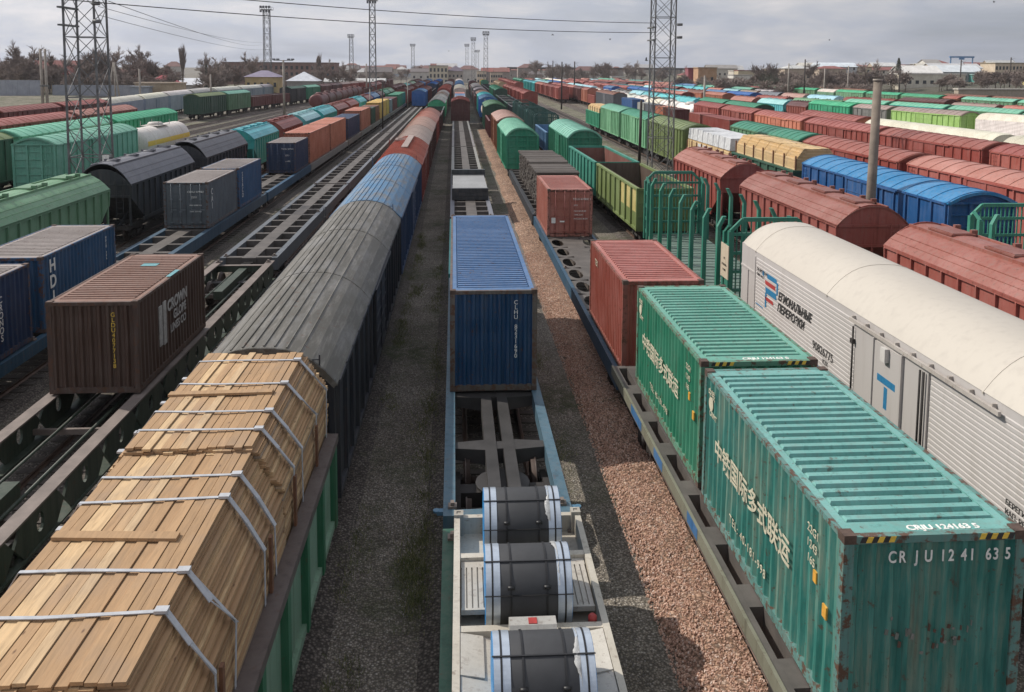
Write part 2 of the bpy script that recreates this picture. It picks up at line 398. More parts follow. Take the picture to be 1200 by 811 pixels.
def boxcar_roof(L, W, ze, zp, e=2.0, style='trans'):
    b = MB(); roof_shell(b, W, ze, zp, -L/2-.16, L/2+.16, e=e)
    top = arch(W+.12, ze-.03, zp, 12, e=e); low = [(x*.955, z-.13 if abs(x) < W*.45 else ze-.12) for x, z in top]
    for y in (-L/2-.165, L/2+.105): b.prism(top[::-1]+low, 'y', y, y+.06)
    if style in ('trans', 'close'):
        n = max(6, int(L/(1.2 if style == 'trans' else .42)))
        for i in range(n+1):
            y = -L/2+L*i/n
            a = arch(W+.12, ze-.03+.03, zp+.035, 12, e=e); bb = [(x, z-.05) for x, z in a]
            b.prism(a[::-1]+bb, 'y', y-.025, y+.025)
    else:
        for u in (-.80, -.58, -.42, -.26, -.12, .03, .18, .34, .52):
            x = u*W/2; z = ze-.03+(zp-ze+.03)*(1-abs(u)**e); b.box(x-.014, x+.014, -L/2-.05, L/2+.05, z-.03, z+.028)
        a = arch(W+.13, ze-.03, zp+.012, 18, e=e); bb = [(x, z-.05) for x, z in a]
        for i in range(1, 3):
            y = -L/2+L*i/3; b.prism(a[::-1]+bb, 'y', y-.012, y+.012)
    return b.mesh('roof', ['patchyroof' if style == 'long' else 'roofpaint'])
def ladder_mesh(h, w=.38):
    b = MB()
    for x in (-w/2, w/2): b.bar((x, 0, 0), (x, 0, h), .03, .03)
    for i in range(1, int(h/.32)+1): b.bar((-w/2, 0, i*.32-.1), (w/2, 0, i*.32-.1), .022, .022)
    return b.mesh('ladder', ['paint'])

def boxcar(t, L, col, rcol, near, ze=4.7, zp=5.2, W=3.1, e=2.0, style='trans', side='paint'):
    L = round(L, 1)
    put('body', cached(('bx', L, ze, zp, W, e, side), lambda: boxcar_body(L, W, ze, zp, e).mesh('body', [side])), t, col=col)
    put('roof', cached(('br', L, ze, zp, W, e, style), lambda: boxcar_roof(L, W, ze, zp, e, style)), t, col=rcol)
    for rz in (0, PI): put('sliding_door', cached(('bd', W, ze), lambda: boxcar_door(W, ze)), t, rot=(0, 0, rz), col=tuple(c*.9 for c in col))
    if near:
        put('ladder', cached('lad3', lambda: ladder_mesh(3.2)), t, (W/2-.5, -L/2-.09, 1.3), col=col)
        put('ladder', cached('lad3', lambda: ladder_mesh(3.2)), t, (-W/2-.12, L/2-.5, 1.3), (0, 0, PI/2), col=col)
    gear(t, L, near)

def hopper_body(L, W, ze, slim=2.3):
    b = MB(); h = W/2; zl = 3.0
    b.prism([(-L/2, ze), (-L/2, zl), (-L/2+slim, 1.35), (L/2-slim, 1.35), (L/2, zl), (L/2, ze)], 'x', -h+.05, h-.05)
    n = int(round(L/.95))
    for s in (-1, 1):
        for i in range(n+1):
            y = -L/2+.05+(L-.1)*i/n
            zb = max(1.35, zl-(zl-1.35)*max(0, (min(y+L/2, L/2-y)))/slim)
            x0, x1 = (-h-.05, -h+.06) if s < 0 else (h-.06, h+.05)
            b.prism([(x0 if s < 0 else x1, ze-.12), (x1 if s < 0 else x0, ze-.05), (x1 if s < 0 else x0, zb), (x0+.06 if s < 0 else x1-.06, zb)], 'y', y-.03, y+.03)
        x0, x1 = (-h-.03, -h+.06) if s < 0 else (h-.06, h+.03)
        b.box(x0, x1, -L/2, L/2, ze-.13, ze); b.box(x0, x1, -L/2+slim*.75, L/2-slim*.75, 1.35, 1.55)
    for s in (-1, 1):
        for x in (-h+.12, h-.12, 0):
            b.bar((x, s*(L/2-.03), zl+.05), (x, s*(L/2-.1), 1.32), .1, .1)
        for x in (-.75, .75): b.bar((x, s*(L/2-1.7), 1.9), (x, s*(L/2-.15), 1.32), .09, .09)
        b.box(-h+.05, h-.05, s*L/2-(.0 if s > 0 else .05), s*L/2+(.05 if s > 0 else .0), zl-.03, zl+.08)
        b.box(-h+.05, h-.05, s*L/2-(.0 if s > 0 else .05), s*L/2+(.05 if s > 0 else .0), ze-.1, ze)
        b.prism(arch(W-.1, ze, ze+.86, 12, e=2.2), 'y', s*(L/2-.03), s*L/2)
    return b.mesh('body', ['paint'])
def hopper_roof(L, W, ze, zp, ridge):
    b = MB(); roof_shell(b, W, ze, zp, -L/2-.04, L/2+.04, e=2.2, over=.03)
    for x in (-.62, .62):
        z = ze-.03+(zp-ze+.03)*(1-(.62/(W/2))**2.2); b.box(x-.04, x+.04, -L/2, L/2, z-.02, z+.09)
    if ridge:
        for u in (-.86, -.72, .72, .86):
            x = u*W/2; z = ze-.03+(zp-ze+.03)*(1-abs(u)**2.2); b.box(x-.015, x+.015, -L/2, L/2, z-.02, z+.03)
    return b.mesh('roof', ['roofpaint'])
def hatch_mesh():
    b = MB(); b.lathe([(0, .34), (.07, .34), (.1, .27), (.11, .05)], (0, 0, 0), 'z', 16)
    b.box(-.45, -.3, -.07, .07, .02, .14); b.box(.3, .45, -.07, .07, .02, .14); b.box(-.45, .45, -.02, .02, .1, .13)
    return b.mesh('hatch', ['roofpaint'])
def hatch_rect():
    b = MB(); b.box(-.45, .45, -.75, .75, 0, .06); b.box(-.38, .38, -.68, .68, .06, .09)
    for y in (-.5, .5): b.box(.4, .62, y-.07, y+.07, .02, .18)
    return b.mesh('hatch', ['roofpaint'])
def hopper(t, L, col, rcol, near, ze=3.9, zp=4.75, W=3.15, round_=False, mid=True):
    L = round(L, 1)
    put('body', cached(('hb', L, ze, W), lambda: hopper_body(L, W, ze)), t, col=col)
    r = put('roof', cached(('hr', L, ze, zp, W), lambda: hopper_roof(L, W, ze, zp, True)), t, col=rcol)
    for i in range(4):
        y = -L/2+L*(i+.5)/4
        put('hatch', cached('hround', hatch_mesh) if round_ else cached('hrect', hatch_rect), r, (0, y, zp-.03), col=tuple(c*.8 for c in rcol))
    if near: put('ladder', cached('lad2', lambda: ladder_mesh(2.8)), t, (.95, -L/2-.12, 1.2), col=col)
    gear(t, L, near)

def gondola_body(L, W, zt, cap=True):
    b = MB(); z0 = 1.3; t = .07; h = W/2
    b.box(-h, -h+t, -L/2, L/2, z0, zt); b.box(h-t, h, -L/2, L/2, z0, zt)
    b.box(-h+t, h-t, -L/2, -L/2+t, z0, zt); b.box(-h+t, h-t, L/2-t, L/2, z0, zt)
    b.box(-h+t, h-t, -L/2+t, L/2-t, z0, z0+.08)
    n = int(round(L/1.55))
    for s in (-1, 1):
        x0, x1 = (-h-.1, -h) if s < 0 else (h, h+.1)
        for i in range(n+1):
            y = -L/2+.09+(L-.18)*i/n; b.box(x0, x1, y-.09, y+.09, z0, zt-.1)
        b.box(x0+(.02 if s < 0 else 0), x1-(.02 if s > 0 else 0), -L/2, L/2, z0, z0+.14)
        xa, xb = (-h-.11, -h+t+.03) if s < 0 else (h-t-.03, h+.11)
        b.box(xa, xb, -L/2-.04, L/2+.04, zt-.1, zt+.03)
    for s in (-1, 1):
        y0, y1 = (-L/2-.08, -L/2) if s < 0 else (L/2, L/2+.08)
        b.box(-h+t+.03, h-t-.03, y0, y1+.0, zt-.12, zt+.028)
        for x in (-.75, .75): b.box(x-.08, x+.08, y0, y1, z0, zt-.12)
        for k in (1, 2): b.box(-h, h, y0+.03 if s < 0 else y0, y1 if s < 0 else y1-.03, z0+(zt-z0)*k/3-.05, z0+(zt-z0)*k/3+.05)
    return b.mesh('body', ['paint'])
def load_mesh(L, W, z, seed):
    b = MB(); rr = random.Random(seed); nx, ny = 8, 26
    P = [[(-W/2+W*i/nx, -L/2+L*j/ny, z+rr.uniform(-.1, .1)+.35*math.sin(j*1.0)**2*math.sin(PI*i/nx)) for i in range(nx+1)] for j in range(ny+1)]
    n = len(b.v); b.v += [p for r_ in P for p in r_]
    for j in range(ny):
        for i in range(nx): k = n+j*(nx+1)+i; b.face((k, k+1, k+nx+2, k+nx+1), 0, True)
    return b.mesh('load', ['coal'])
def gondola(t, L, col, near, zt=3.5, W=3.1, load=None):
    L = round(L, 1)
    put('body', cached(('gb', L, W, zt), lambda: gondola_body(L, W, zt)), t, col=col)
    if load == 'coal': put('load', cached(('cl', L), lambda: load_mesh(L-.2, W-.2, zt-.35, 3)), t)
    gear(t, L, near)

def tank(t, L, col, near, stripe=None):
    L = round(L, 1); r = 1.5; zc = 2.95
    def mk():
        b = MB(); e = L/2-.3
        prof = [(-e-.28, .05), (-e-.25, .6), (-e-.15, 1.1), (-e, 1.42), (-e+.2, r)] + [(-e+.2+(2*e-.4)*i/6, r) for i in range(1, 6)] + [(e-.2, r), (e, 1.42), (e+.15, 1.1), (e+.25, .6), (e+.28, .05)]
        b.lathe(prof, (0, 0, zc), 'y', 28)
        for y in (-e*.66, 0, e*.66):
            b.lathe([(-.04, r+.02), (.04, r+.02)], (0, y, zc), 'y', 28)
        return b.mesh('tank_barrel', ['paint'])
    put('tank_barrel', cached(('tk', L), mk), t, col=col)
    def dome():
        b = MB(); b.lathe([(0, .75), (.3, .75), (.42, .6), (.46, .1)], (0, 0, zc+r-.12), 'z', 18); b.box(-.9, .9, -1.6, 1.6, zc+r-.02, zc+r+.03)
        for y in (-1.6, 1.6): b.bar((-.9, y, zc+r), (-.9, y, zc+r+.5), .04); b.bar((.9, y, zc+r), (.9, y, zc+r+.5), .04)
        return b.mesh('dome', ['paint'])
    put('dome', cached('dome', dome), t, col=tuple(c*.8 for c in col))
    if stripe:
        b = MB(); e = L/2-.45; a0, a1 = -.12, .2
        for s in (-1, 1):
            k = len(b.v); 
            for y in (-e, e):
                for j in range(5):
                    a = a0+(a1-a0)*j/4; b.v.append((s*(r+.012)*math.cos(a), y, zc+(r+.012)*math.sin(a)))
            for j in range(4): b.face((k+j, k+j+1, k+5+j+1, k+5+j), 0, True)
        put('stripe', b.mesh('stripe', [stripe]), t)
    gear(t, L, near)

def reefer_body(L, W=3.05, ze=4.35):
    b = MB(); b.box(-W/2, W/2, -L/2, L/2, 1.15, ze)
    return b.mesh('body', ['ribbed'])
def reefer_roof(L, W=3.05, ze=4.35, zp=5.15):
    b = MB(); a = arch(W+.04, ze-.02, zp, 18, e=2.6)
    ys = [-L/2-.02, -L/2+.5, -L/6, L/6, L/2-.5, L/2+.02]; k = len(b.v); m = len(a)
    for j, y in enumerate(ys):
        f = .0 if 0 < j < len(ys)-1 else .12
        for x, z in a: b.v.append((x*(1-f*.25), y, ze-.02+(z-ze+.02)*(1-f)))
    for j in range(len(ys)-1):
        for i in range(m-1): b.face((k+j*m+i, k+j*m+i+1, k+(j+1)*m+i+1, k+(j+1)*m+i), 0, True)
    for j in (0, len(ys)-1): b.face(tuple(k+j*m+i for i in range(m)), 0)
    for y in (-L/2+1.4, -L/6, L/6, L/2-1.4):
        q = arch(W+.06, ze-.02, zp+.012, 18, e=2.6); b.prism(q[::-1]+[(x, z-.05) for x, z in q], 'y', y-.02, y+.02)
    return b.mesh('roof', ['roofpaint'])
def reefer(t, L, col, rcol, near):
    L = round(L, 1)
    put('body', cached(('rb', L), lambda: reefer_body(L)), t, col=col)
    put('roof', cached(('rr', L), lambda: reefer_roof(L)), t, col=rcol)
    def door():
        b = MB(); b.box(1.53, 1.58, -1.1, 1.1, 1.3, 4.05); b.box(1.58, 1.61, -1.1, -1.0, 1.3, 4.05); b.box(1.58, 1.61, 1.0, 1.1, 1.3, 4.05)
        return b.mesh('door', ['paint'])
    for rz in (0, PI): put('door', cached('rdoor', door), t, rot=(0, 0, rz), col=col)
    gear(t, L, near, 1.15)

def flat_mesh(L, style):
    b = MB(); z1 = 1.45
    if style == 'spine':      # blue container flat: side beams, twin centre sill, tapered cross bearers
        for s in (-1, 1):
            x0, x1 = (-1.33, -1.08) if s < 0 else (1.08, 1.33)
            b.box(x0, x1, -L/2, L/2, 1.05, z1, 0)
            a0, a1 = (-.36, -.08) if s < 0 else (.08, .36)
            b.box(a0, a1, -L/2+.1, L/2-.1, .95, z1-.06, 1)
        n = max(2, int(round(L/3.3)))
        for i in range(n+1):
            y = -L/2+.15+(L-.3)*i/n; w = .28
            for s in (-1, 1): b.hexa([(s*.36, y-w, 1.0), (s*1.08, y-w*.6, 1.1), (s*1.08, y+w*.6, 1.1), (s*.36, y+w, 1.0), (s*.36, y-w, z1-.07), (s*1.08, y-w*.6, z1-.07), (s*1.08, y+w*.6, z1-.07), (s*.36, y+w, z1-.07)], 1)
            b.box(-.08, .08, y-.2, y+.2, 1.0, z1-.08, 1)
        for y in (-L/2, L/2-.3): b.box(-1.08, 1.08, y, y+.3, 1.0, z1-.03, 0)
        for y in (-L/2+2.05, L/2-2.05): b.lathe([(0, .62), (.05, .62)], (0, y, 1.06), 'z', 18, 1)
    elif style == 'skel':     # dark frame, centre plate, rows of openings
        b.box(-1.35, -1.08, -L/2, L/2, .85, z1, 0); b.box(1.08, 1.35, -L/2, L/2, .85, z1, 0); b.box(-.33, .33, -L/2, L/2, .95, z1-.012, 1)
        n = max(5, int(round(L/2.0)))
        for i in range(n+1):
            y = -L/2+.25+(L-.5)*i/n
            b.box(-1.08, -.33, y-.15, y+.15, 1.1, z1-.006, 1); b.box(.33, 1.08, y-.15, y+.15, 1.1, z1-.006, 1)
    elif style == 'deep':     # deep green side frames with lightening holes, open between
        for s in (-1, 1):
            x0, x1 = (-1.36, -1.02) if s < 0 else (1.02, 1.36)
            b.box(x0, x1, -L/2, L/2, z1-.05, z1, 1)
            x0, x1 = (-1.3, -1.24) if s < 0 else (1.24, 1.3)
            n = int(L/2.0); seg = L/n; r = .21; zc = 1.02; z0 = .6
            for i in range(n):
                ya = -L/2+i*seg; yc = ya+seg/2
                ring = [(yc+r*.75*math.cos(2*PI*k/12), zc+r*math.sin(2*PI*k/12)) for k in range(12)]
                outer = []
                for k in range(12):
                    c, d = math.cos(2*PI*k/12), math.sin(2*PI*k/12); m = max(abs(c)/(seg/2), abs(d)/((z1-.05-z0)/2))
                    outer.append((yc+c/m, (z0+z1-.05)/2+d/m))
                for k in range(12):
                    q = (k+1) % 12
                    b.hexa([(x0, *ring[k]), (x0, *ring[q]), (x0, *outer[q]), (x0, *outer[k]), (x1, *ring[k]), (x1, *ring[q]), (x1, *outer[q]), (x1, *outer[k])], 0)
            b.box((-1.36 if s < 0 else 1.02), (-1.02 if s < 0 else 1.36), -L/2, L/2, .55, .6, 0)
        n = 2
        for i in range(n+1):
            y = -L/2+.3+(L-.6)*i/n; b.box(-1.24, 1.24, y-.09, y+.09, 1.0, 1.28, 0); b.box(-1.02, 1.02, y-.12, y+.12, 1.28, 1.31, 1)
        for y in (-4.6, -1.6, 1.6, 4.6): b.box(-1.24, 1.24, y-.05, y+.05, .75, .9, 1)
        b.tube((-.5, -L/2, .95), (-.5, L/2, .95), .04, n=6); b.tube((.3, -L/2, .9), (.3, L/2, .9), .05, n=6)
        b.box(-.18, .18, -L/2, -L/2+4.6, .85, 1.2, 0); b.box(-.18, .18, L/2-4.6, L/2, .85, 1.2, 0)
        for y in (-L/2+3.2, L/2-3.2):
            for dy in (-.5, 0, .5): b.box(-.95, .95, y+dy-.12, y+dy+.12, .7, .84, 1)
    elif style == 'plate':    # plated deck with oval holes either side
        for s in (-1, 1):
            x0, x1 = (-1.36, -1.22) if s < 0 else (1.22, 1.36)
            b.box(x0, x1, -L/2, L/2, .95, z1+.03, 0)
        n = max(4, int(L/2.1)); seg = L/n
        b.box(-.42, .42, -L/2, L/2, .95, z1, 1)
        for i in range(n):
            ya = -L/2+i*seg; yc = ya+seg/2
            for s in (-1, 1):
                xc = s*.82; rx, ry = .3, seg*.36
                for k in range(16):
                    q = k+1
                    def io(k):
                        c, d = math.cos(2*PI*k/16), math.sin(2*PI*k/16); m = max(abs(c)/.4, abs(d)/(seg/2)); return (xc+rx*c, yc+ry*d), (xc+c/m, yc+d/m)
                    (a, o1), (a2, o2) = io(k), io(q)
                    b.hexa([(*a, z1-.04), (*a2, z1-.04), (*o2, z1-.04), (*o1, z1-.04), (*a, z1), (*a2, z1), (*o2, z1), (*o1, z1)], 1)
    elif style == 'slots':    # grey deck, long slots along the outside (under the green containers)
        z1 = 1.88
        b.box(-1.62, -1.56, -L/2, L/2, 1.64, z1+.015, 0); b.box(1.56, 1.62, -L/2, L/2, 1.64, z1+.015, 0)
        b.box(-1.2, 1.2, -L/2, L/2, 1.2, z1-.02, 1); b.box(-1.56, -1.44, -L/2, L/2, 1.5, z1-.004, 1); b.box(1.44, 1.56, -L/2, L/2, 1.5, z1-.004, 1)
        n = max(3, int(round(L/1.75))); seg = L/n
        for i in range(n+1):
            y = -L/2+seg*i; w = .3 if 0 < i < n else .2
            for s in (-1, 1): b.box(min(s*1.2, s*1.44), max(s*1.2, s*1.44), max(-L/2, y-w), min(L/2, y+w), 1.5, z1-.008, 1)
    return b.mesh('frame', ['paint', {'deep': 'browndeck', 'spine': 'darkdeck'}.get(style, 'flatdeck')])
M['flatdeck'] = plain_mat('worn_deck_steel', (.105, .092, .082), .65, .1, .35, 1.2, .15)
M['darkdeck'] = plain_mat('dark_deck_steel', (.045, .042, .041), .6, .1, .35, 1.2, .15)
M['browndeck'] = plain_mat('rusty_flange', (.19, .155, .135), .65, .1, .3, 1.5, .15)
def flat(t, L, col, near, style='skel'):
    L = round(L, 1)
    f = put('frame', cached(('fl', L, style), lambda: flat_mesh(L, style)), t, col=col)
    def tw():
        b = MB(); b.box(-.09, .09, -.09, .09, 0, .05); b.box(-.04, .04, -.06, .06, .05, .12); return b.mesh('twist_lock', ['browndeck'])
    if near:
        for s in (-1, 1):
            for y in (-L/2+.35, 0, L/2-.35): put('twist_lock', cached('twl', tw), t, (s*1.14, y, 1.45))
        bogies(t, L, True)
    else: put('running_gear', cached(('uff', L, 1.0), lambda: gear_far_mesh(L, 1.0)), t)

# ------------------------------------------------------------------ containers
def corr_pts(a, b, pitch, depth):
    """corrugated line from a to b: (position, offset)"""
    n = max(2, int(round((b-a)/pitch))); p = (b-a)/n; out = []
    for i in range(n):
        s = a+i*p; out += [(s+.04*p, 0), (s+.30*p, 0), (s+.47*p, depth), (s+.80*p, depth)]
    return [(a, 0)]+out+[(b, 0)]
def container_body(L, H, W, near_door, far_door):
    b = MB(); h = W/2; zb, zt = .16, H-.1
    for s in (-1, 1):
        pr = corr_pts(-L/2+.14, L/2-.14, .278, .058); grid = []; nz = 7
        for y, d in pr:
            for j in range(nz):
                z = zb+(zt-zb)*j/(nz-1); dn = .022*mn.noise(Vector((y*1.1, z*1.6, s*5+L)))*(0 < j < nz-1)
                grid.append((s*(h-.014-d-abs(dn)), y, z))
        k = len(b.v); b.v += grid
        for i in range(len(pr)-1):
            for j in range(nz-1): b.face((k+nz*i+j, k+nz*i+j+1, k+nz*(i+1)+j+1, k+nz*(i+1)+j))
    for s, door in ((-1, near_door), (1, far_door)):
        if door: continue
        pr = corr_pts(-h+.13, h-.13, .25, .06); nz = 8; grid = []
        for x, d in pr:
            for j in range(nz):
                z = zb+(zt-zb)*j/(nz-1); dn = .04*max(0, mn.noise(Vector((x*1.5+L, z*1.5, s*3))))*(0 < j < nz-1)
                grid.append((x, s*(L/2-.014-d-dn), z))
        k = len(b.v); b.v += grid
        for i in range(len(pr)-1):
            for j in range(nz-1): b.face((k+nz*i+j, k+nz*i+j+1, k+nz*(i+1)+j+1, k+nz*(i+1)+j))
    b.poly([(-h+.05, -L/2+.05, .14), (h-.05, -L/2+.05, .14), (h-.05, L/2-.05, .14), (-h+.05, L/2-.05, .14)])
    return b
def container_roof(L, H, W):
    # pressed roof: raised flutes that stop short of the side rails, grooves darkened: grime plus their shade put into the colour
    b = MB(); h = W/2; zr = H-.075
    b.poly([(-h+.05, -L/2+.08, zr), (h-.05, -L/2+.08, zr), (h-.05, L/2-.08, zr), (-h+.05, L/2-.08, zr)], 1)
    for y0, y1 in ((-L/2+.08, -L/2+.36), (L/2-.36, L/2-.08)): b.box(-h+.05, h-.05, y0, y1, zr+.002, zr+.05)
    for s in (-1, 1): b.box(min(s*(h-.19), s*(h-.05)), max(s*(h-.19), s*(h-.05)), -L/2+.36, L/2-.36, zr+.002, zr+.045)
    n = int(round((L-.76)/.245)); p = (L-.76)/n
    for i in range(n):
        y0 = -L/2+.38+i*p
        b.hexa([(-h+.2, y0+.01, zr+.003), (h-.2, y0+.01, zr+.003), (h-.2, y0+p*.68, zr+.003), (-h+.2, y0+p*.68, zr+.003),
                (-h+.23, y0+.035, zr+.06), (h-.23, y0+.035, zr+.06), (h-.23, y0+p*.58, zr+.06), (-h+.23, y0+p*.58, zr+.06)])
    return b.mesh('roof', ['roofpaint', 'groove_dark'])
M['groove_dark'] = paint_mat('darkened_groove', rust=.9, dust=.9, rough=.85, dustcol=(.05, .042, .036))  # groove floor: dirt, with the shade between flutes painted in
def container_frame(L, H, W):
    b = MB(); h = W/2
    for sx in (-1, 1):
        for sy in (-1, 1):
            x0, x1 = sorted((sx*h, sx*(h-.14))); y0, y1 = sorted((sy*L/2, sy*(L/2-.13)))
            b.box(x0+.002, x1-.002, y0+.002, y1-.002, .118, H-.118)
            y0, y1 = sorted((sy*L/2, sy*(L/2-.178))); x0, x1 = sorted((sx*h, sx*(h-.162)))
            for z in (0, H-.118): b.box(x0, x1, y0, y1, z, z+.118, 1)
        x0, x1 = sorted((sx*(h-.002), sx*(h-.07)))
        b.box(x0, x1, -L/2+.178, L/2-.178, .01, .17); b.box(x0, x1, -L/2+.178, L/2-.178, H-.1, H-.02)
    for sy in (-1, 1):
        y0, y1 = sorted((sy*(L/2-.004), sy*(L/2-.1)))
        b.box(-h+.162, h-.162, y0, y1, .01, .17); b.box(-h+.162, h-.162, y0, y1, H-.12, H-.02)
    return b
def cont_door():
    b = MB(); b.box(0, 1.06, 0, .05, .2, 2.44)
    for k in range(5): b.box(.06, 1.0, -.02, 0, .28+k*.42, .28+k*.42+.3)
    return b.mesh('door', ['contpaint'])
def lock_bar():
    b = MB(); b.tube((0, 0, .12), (0, 0, 2.5), .02, n=6)
    for z in (.3, .9, 1.6, 2.3): b.box(-.06, .06, -.02, .03, z, z+.07)
    b.bar((0, -.03, 1.05), (.28, -.04, 1.05), .03, .04)
    return b.mesh('locking_bar', ['paint'])
def container(label, x, y0, z0, L, H, col, near=True, door=None, rz=0, group='shipping containers', roofcol=None, W=2.438, paint='contpaint'):
    t = thing('shipping_container', label, 'container', (x, y0+L/2, z0), rz, group)
    nd = door == 'near'
    put('body', cached(('cb', L, H, nd, paint), lambda: container_body(L, H, W, nd, False).mesh('body', [paint])), t, col=col)
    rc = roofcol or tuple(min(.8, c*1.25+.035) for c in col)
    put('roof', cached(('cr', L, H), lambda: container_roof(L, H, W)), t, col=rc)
    put('frame', cached(('cf', L, H), lambda: container_frame(L, H, W).mesh('frame', ['framepaint', 'casting'])), t, col=tuple(c*.85 for c in col))
    if nd:
        for x0 in (-1.07, .01):
            d = put('door', cached('cdoor', cont_door), t, (x0, -L/2+.03, 0), col=tuple(c*.8 for c in col), scale=(1, 1, H/2.591))
            if near:
                for xb in (.28, .78): put('locking_bar', cached('lbar', lock_bar), d, (xb, -.05, 0), col=tuple(min(.8, c*1.15+.03) for c in col))
    return t
M['casting'] = plain_mat('corner_casting', (.10, .065, .05), .7, .2, .4, 8, .3)

# ------------------------------------------------------------------ the tracks: centre lines through (x, y) points
class Row:
    def __init__(s, name, pts): s.name = name; s.pts = sorted(pts, key=lambda p: p[1]); s.n = 0
    def x(s, y):
        P = s.pts
        if len(P) == 1: return P[0][0]
        for (xa, ya), (xb, yb) in zip(P, P[1:]):
            if y <= yb or (xb, yb) == P[-1]: return xa+(xb-xa)*(y-ya)/(yb-ya)
    def rz(s, y): return -math.atan2(s.x(y+4)-s.x(y-4), 8)
ORD = ['first', 'second', 'third', 'fourth', 'fifth', 'sixth', 'seventh', 'eighth', 'ninth', 'tenth', 'eleventh', 'twelfth', 'thirteenth', 'fourteenth', 'fifteenth', 'sixteenth', 'seventeenth',
       'eighteenth', 'nineteenth', 'twentieth', 'twenty first', 'twenty second', 'twenty third', 'twenty fourth', 'twenty fifth', 'twenty sixth', 'twenty seventh', 'twenty eighth', 'twenty ninth', 'thirtieth', 'thirty first', 'thirty second', 'thirty third', 'thirty fourth', 'thirty fifth', 'thirty sixth']
NOUN = {'box': ('boxcar', 'boxcar', 'boxcars in the yard'), 'hop': ('hopper wagon', 'hopper wagon', 'hopper wagons in the yard'), 'gon': ('open gondola', 'gondola', 'gondolas in the yard'),
        'tank': ('tank wagon', 'tank wagon', 'tank wagons in the yard'), 'reef': ('refrigerated wagon', 'refrigerated wagon', 'refrigerated wagons in the yard'), 'flat': ('container flat wagon', 'flat wagon', 'container flat wagons')}
OBJNAME = {'box': 'boxcar', 'hop': 'hopper_wagon', 'gon': 'gondola_wagon', 'tank': 'tank_wagon', 'reef': 'refrigerated_wagon', 'flat': 'container_flat'}
def wagon(row, y0, y1, kind, col, rcol=None, label=None, near=None, **kw):
    """one wagon between y0 and y1 of its track"""
    rcol = rcol or col; ym = (y0+y1)/2; row.n += 1
    rw = '' if rcol == col else ' with %s roof' % word(rcol)
    noun, cat, grp = NOUN[kind]
    label = label or '%s %s%s, %s in the %s' % (word(col), noun, rw, ORD[row.n-1], row.name)
    t = thing(OBJNAME[kind], label, cat, (row.x(ym), ym, 0), row.rz(ym), grp)
    near = ym < 62 if near is None else near
    c, rc = jit(K[col]), jit(K[rcol], .15); L = y1-y0
    L = round(L*2)/2 if not near else L
    if kind == 'box': boxcar(t, L, c, rc, near, **kw)
    elif kind == 'hop': hopper(t, L, c, rc, near, **kw)
    elif kind == 'gon': gondola(t, L, c, near, **kw)
    elif kind == 'tank': tank(t, L, c, near, **kw)
    elif kind == 'reef': reefer(t, L, c, rc, near)
    elif kind == 'flat': flat(t, L, c, near, **kw)
    return t
def box_on(row, y0, L, H, col, label, z=1.5, near=True, door=None, roof=None):
    ym = y0+L/2
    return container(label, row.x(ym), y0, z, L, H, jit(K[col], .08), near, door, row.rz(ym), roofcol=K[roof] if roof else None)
def fill(row, y0, y1, kinds, seed, gap=1.5):
    """the far end of a track: mixed wagons in the colours the picture shows there"""
    rr = random.Random(seed); y = y0
    while y < y1:
        kind, col, rcol = rr.choice(kinds); run = rr.randint(1, 3)
        for _ in range(run):
            if y > y1: break
            L = {'box': 15, 'hop': 12.5, 'gon': 13, 'tank': 11.5, 'reef': 19}[kind]
            wagon(row, y, y+L, kind, col, rcol); y += L+gap

COL_REDS = [('box', 'brick', 'brick'), ('box', 'red', 'salmon'), ('box', 'darkred', 'maroon'), ('gon', 'darkred', None), ('hop', 'red', 'red')]
COL_MIX = COL_REDS+[('box', 'green', 'mint'), ('hop', 'teal', 'cyan'), ('box', 'brightgreen', 'mint'), ('hop', 'red', 'lightgrey'), ('box', 'blue', 'steelblue'), ('gon', 'darkgreen', None), ('tank', 'darkgrey', None), ('reef', 'white', 'cream')]
COL_GREEN = [('hop', 'teal', 'cyan'), ('hop', 'red', 'salmon'), ('box', 'green', 'mint'), ('hop', 'cyan', 'sky'), ('box', 'darkred', 'red'), ('box', 'sage', 'mint')]

ROWS = {}
def row(key, name, *pts): ROWS[key] = Row(name, list(pts)); return ROWS[key]
L1 = row('L1', 'timber row', (-4.15, 18), (-4.25, 58), (-4.5, 100), (-4.5, 400))
L2 = row('L2', 'skeleton flat row', (-10.05, 10), (-10.2, 400))
L3 = row('L3', 'blue container row', (-15.25, 10), (-15.1, 400))
L4 = row('L4', 'black hopper row', (-20.45, 10), (-20.3, 400))
L6 = row('L6', 'mint boxcar row', (-31.35, 20), (-31.6, 150), (-33.0, 250), (-34, 400))
L7 = row('L7', 'striped roof row', (-37.4, 20), (-37.9, 200))
L8 = row('L8', 'pale roof row', (-45.6, 20), (-46.2, 200))
L8b = row('L8b', 'old boxcar row', (-52.5, 150), (-49.5, 200), (-44.0, 260), (-40, 330))
L9 = row('L9', 'grey wall row', (-57.4, 40), (-58.2, 140), (-62, 180), (-64, 215), (-58, 300))
R0 = row('R0', 'coil row', (.95, 20), (.0, 145), (-.6, 400))
R1 = row('R1', 'green container row', (6.05, 18), (5.6, 85), (5.3, 130), (5.2, 400))
R2 = row('R2', 'white wagon row', (11.75, 10), (11.7, 42), (11.05, 76), (10.9, 130), (10.9, 400))
R3 = row('R3', 'brick hopper row', (17.75, 10), (17.4, 60), (16.3, 200), (16, 400))
R4 = row('R4', 'deep blue row', (23.1, 20), (22.9, 400))
R5 = row('R5', 'salmon roof row', (29.7, 30), (29.6, 90), (31.0, 260), (31.5, 600))
R5b = row('R5b', 'red container row', (35.2, 60), (35.6, 160), (36.5, 240), (38, 600))
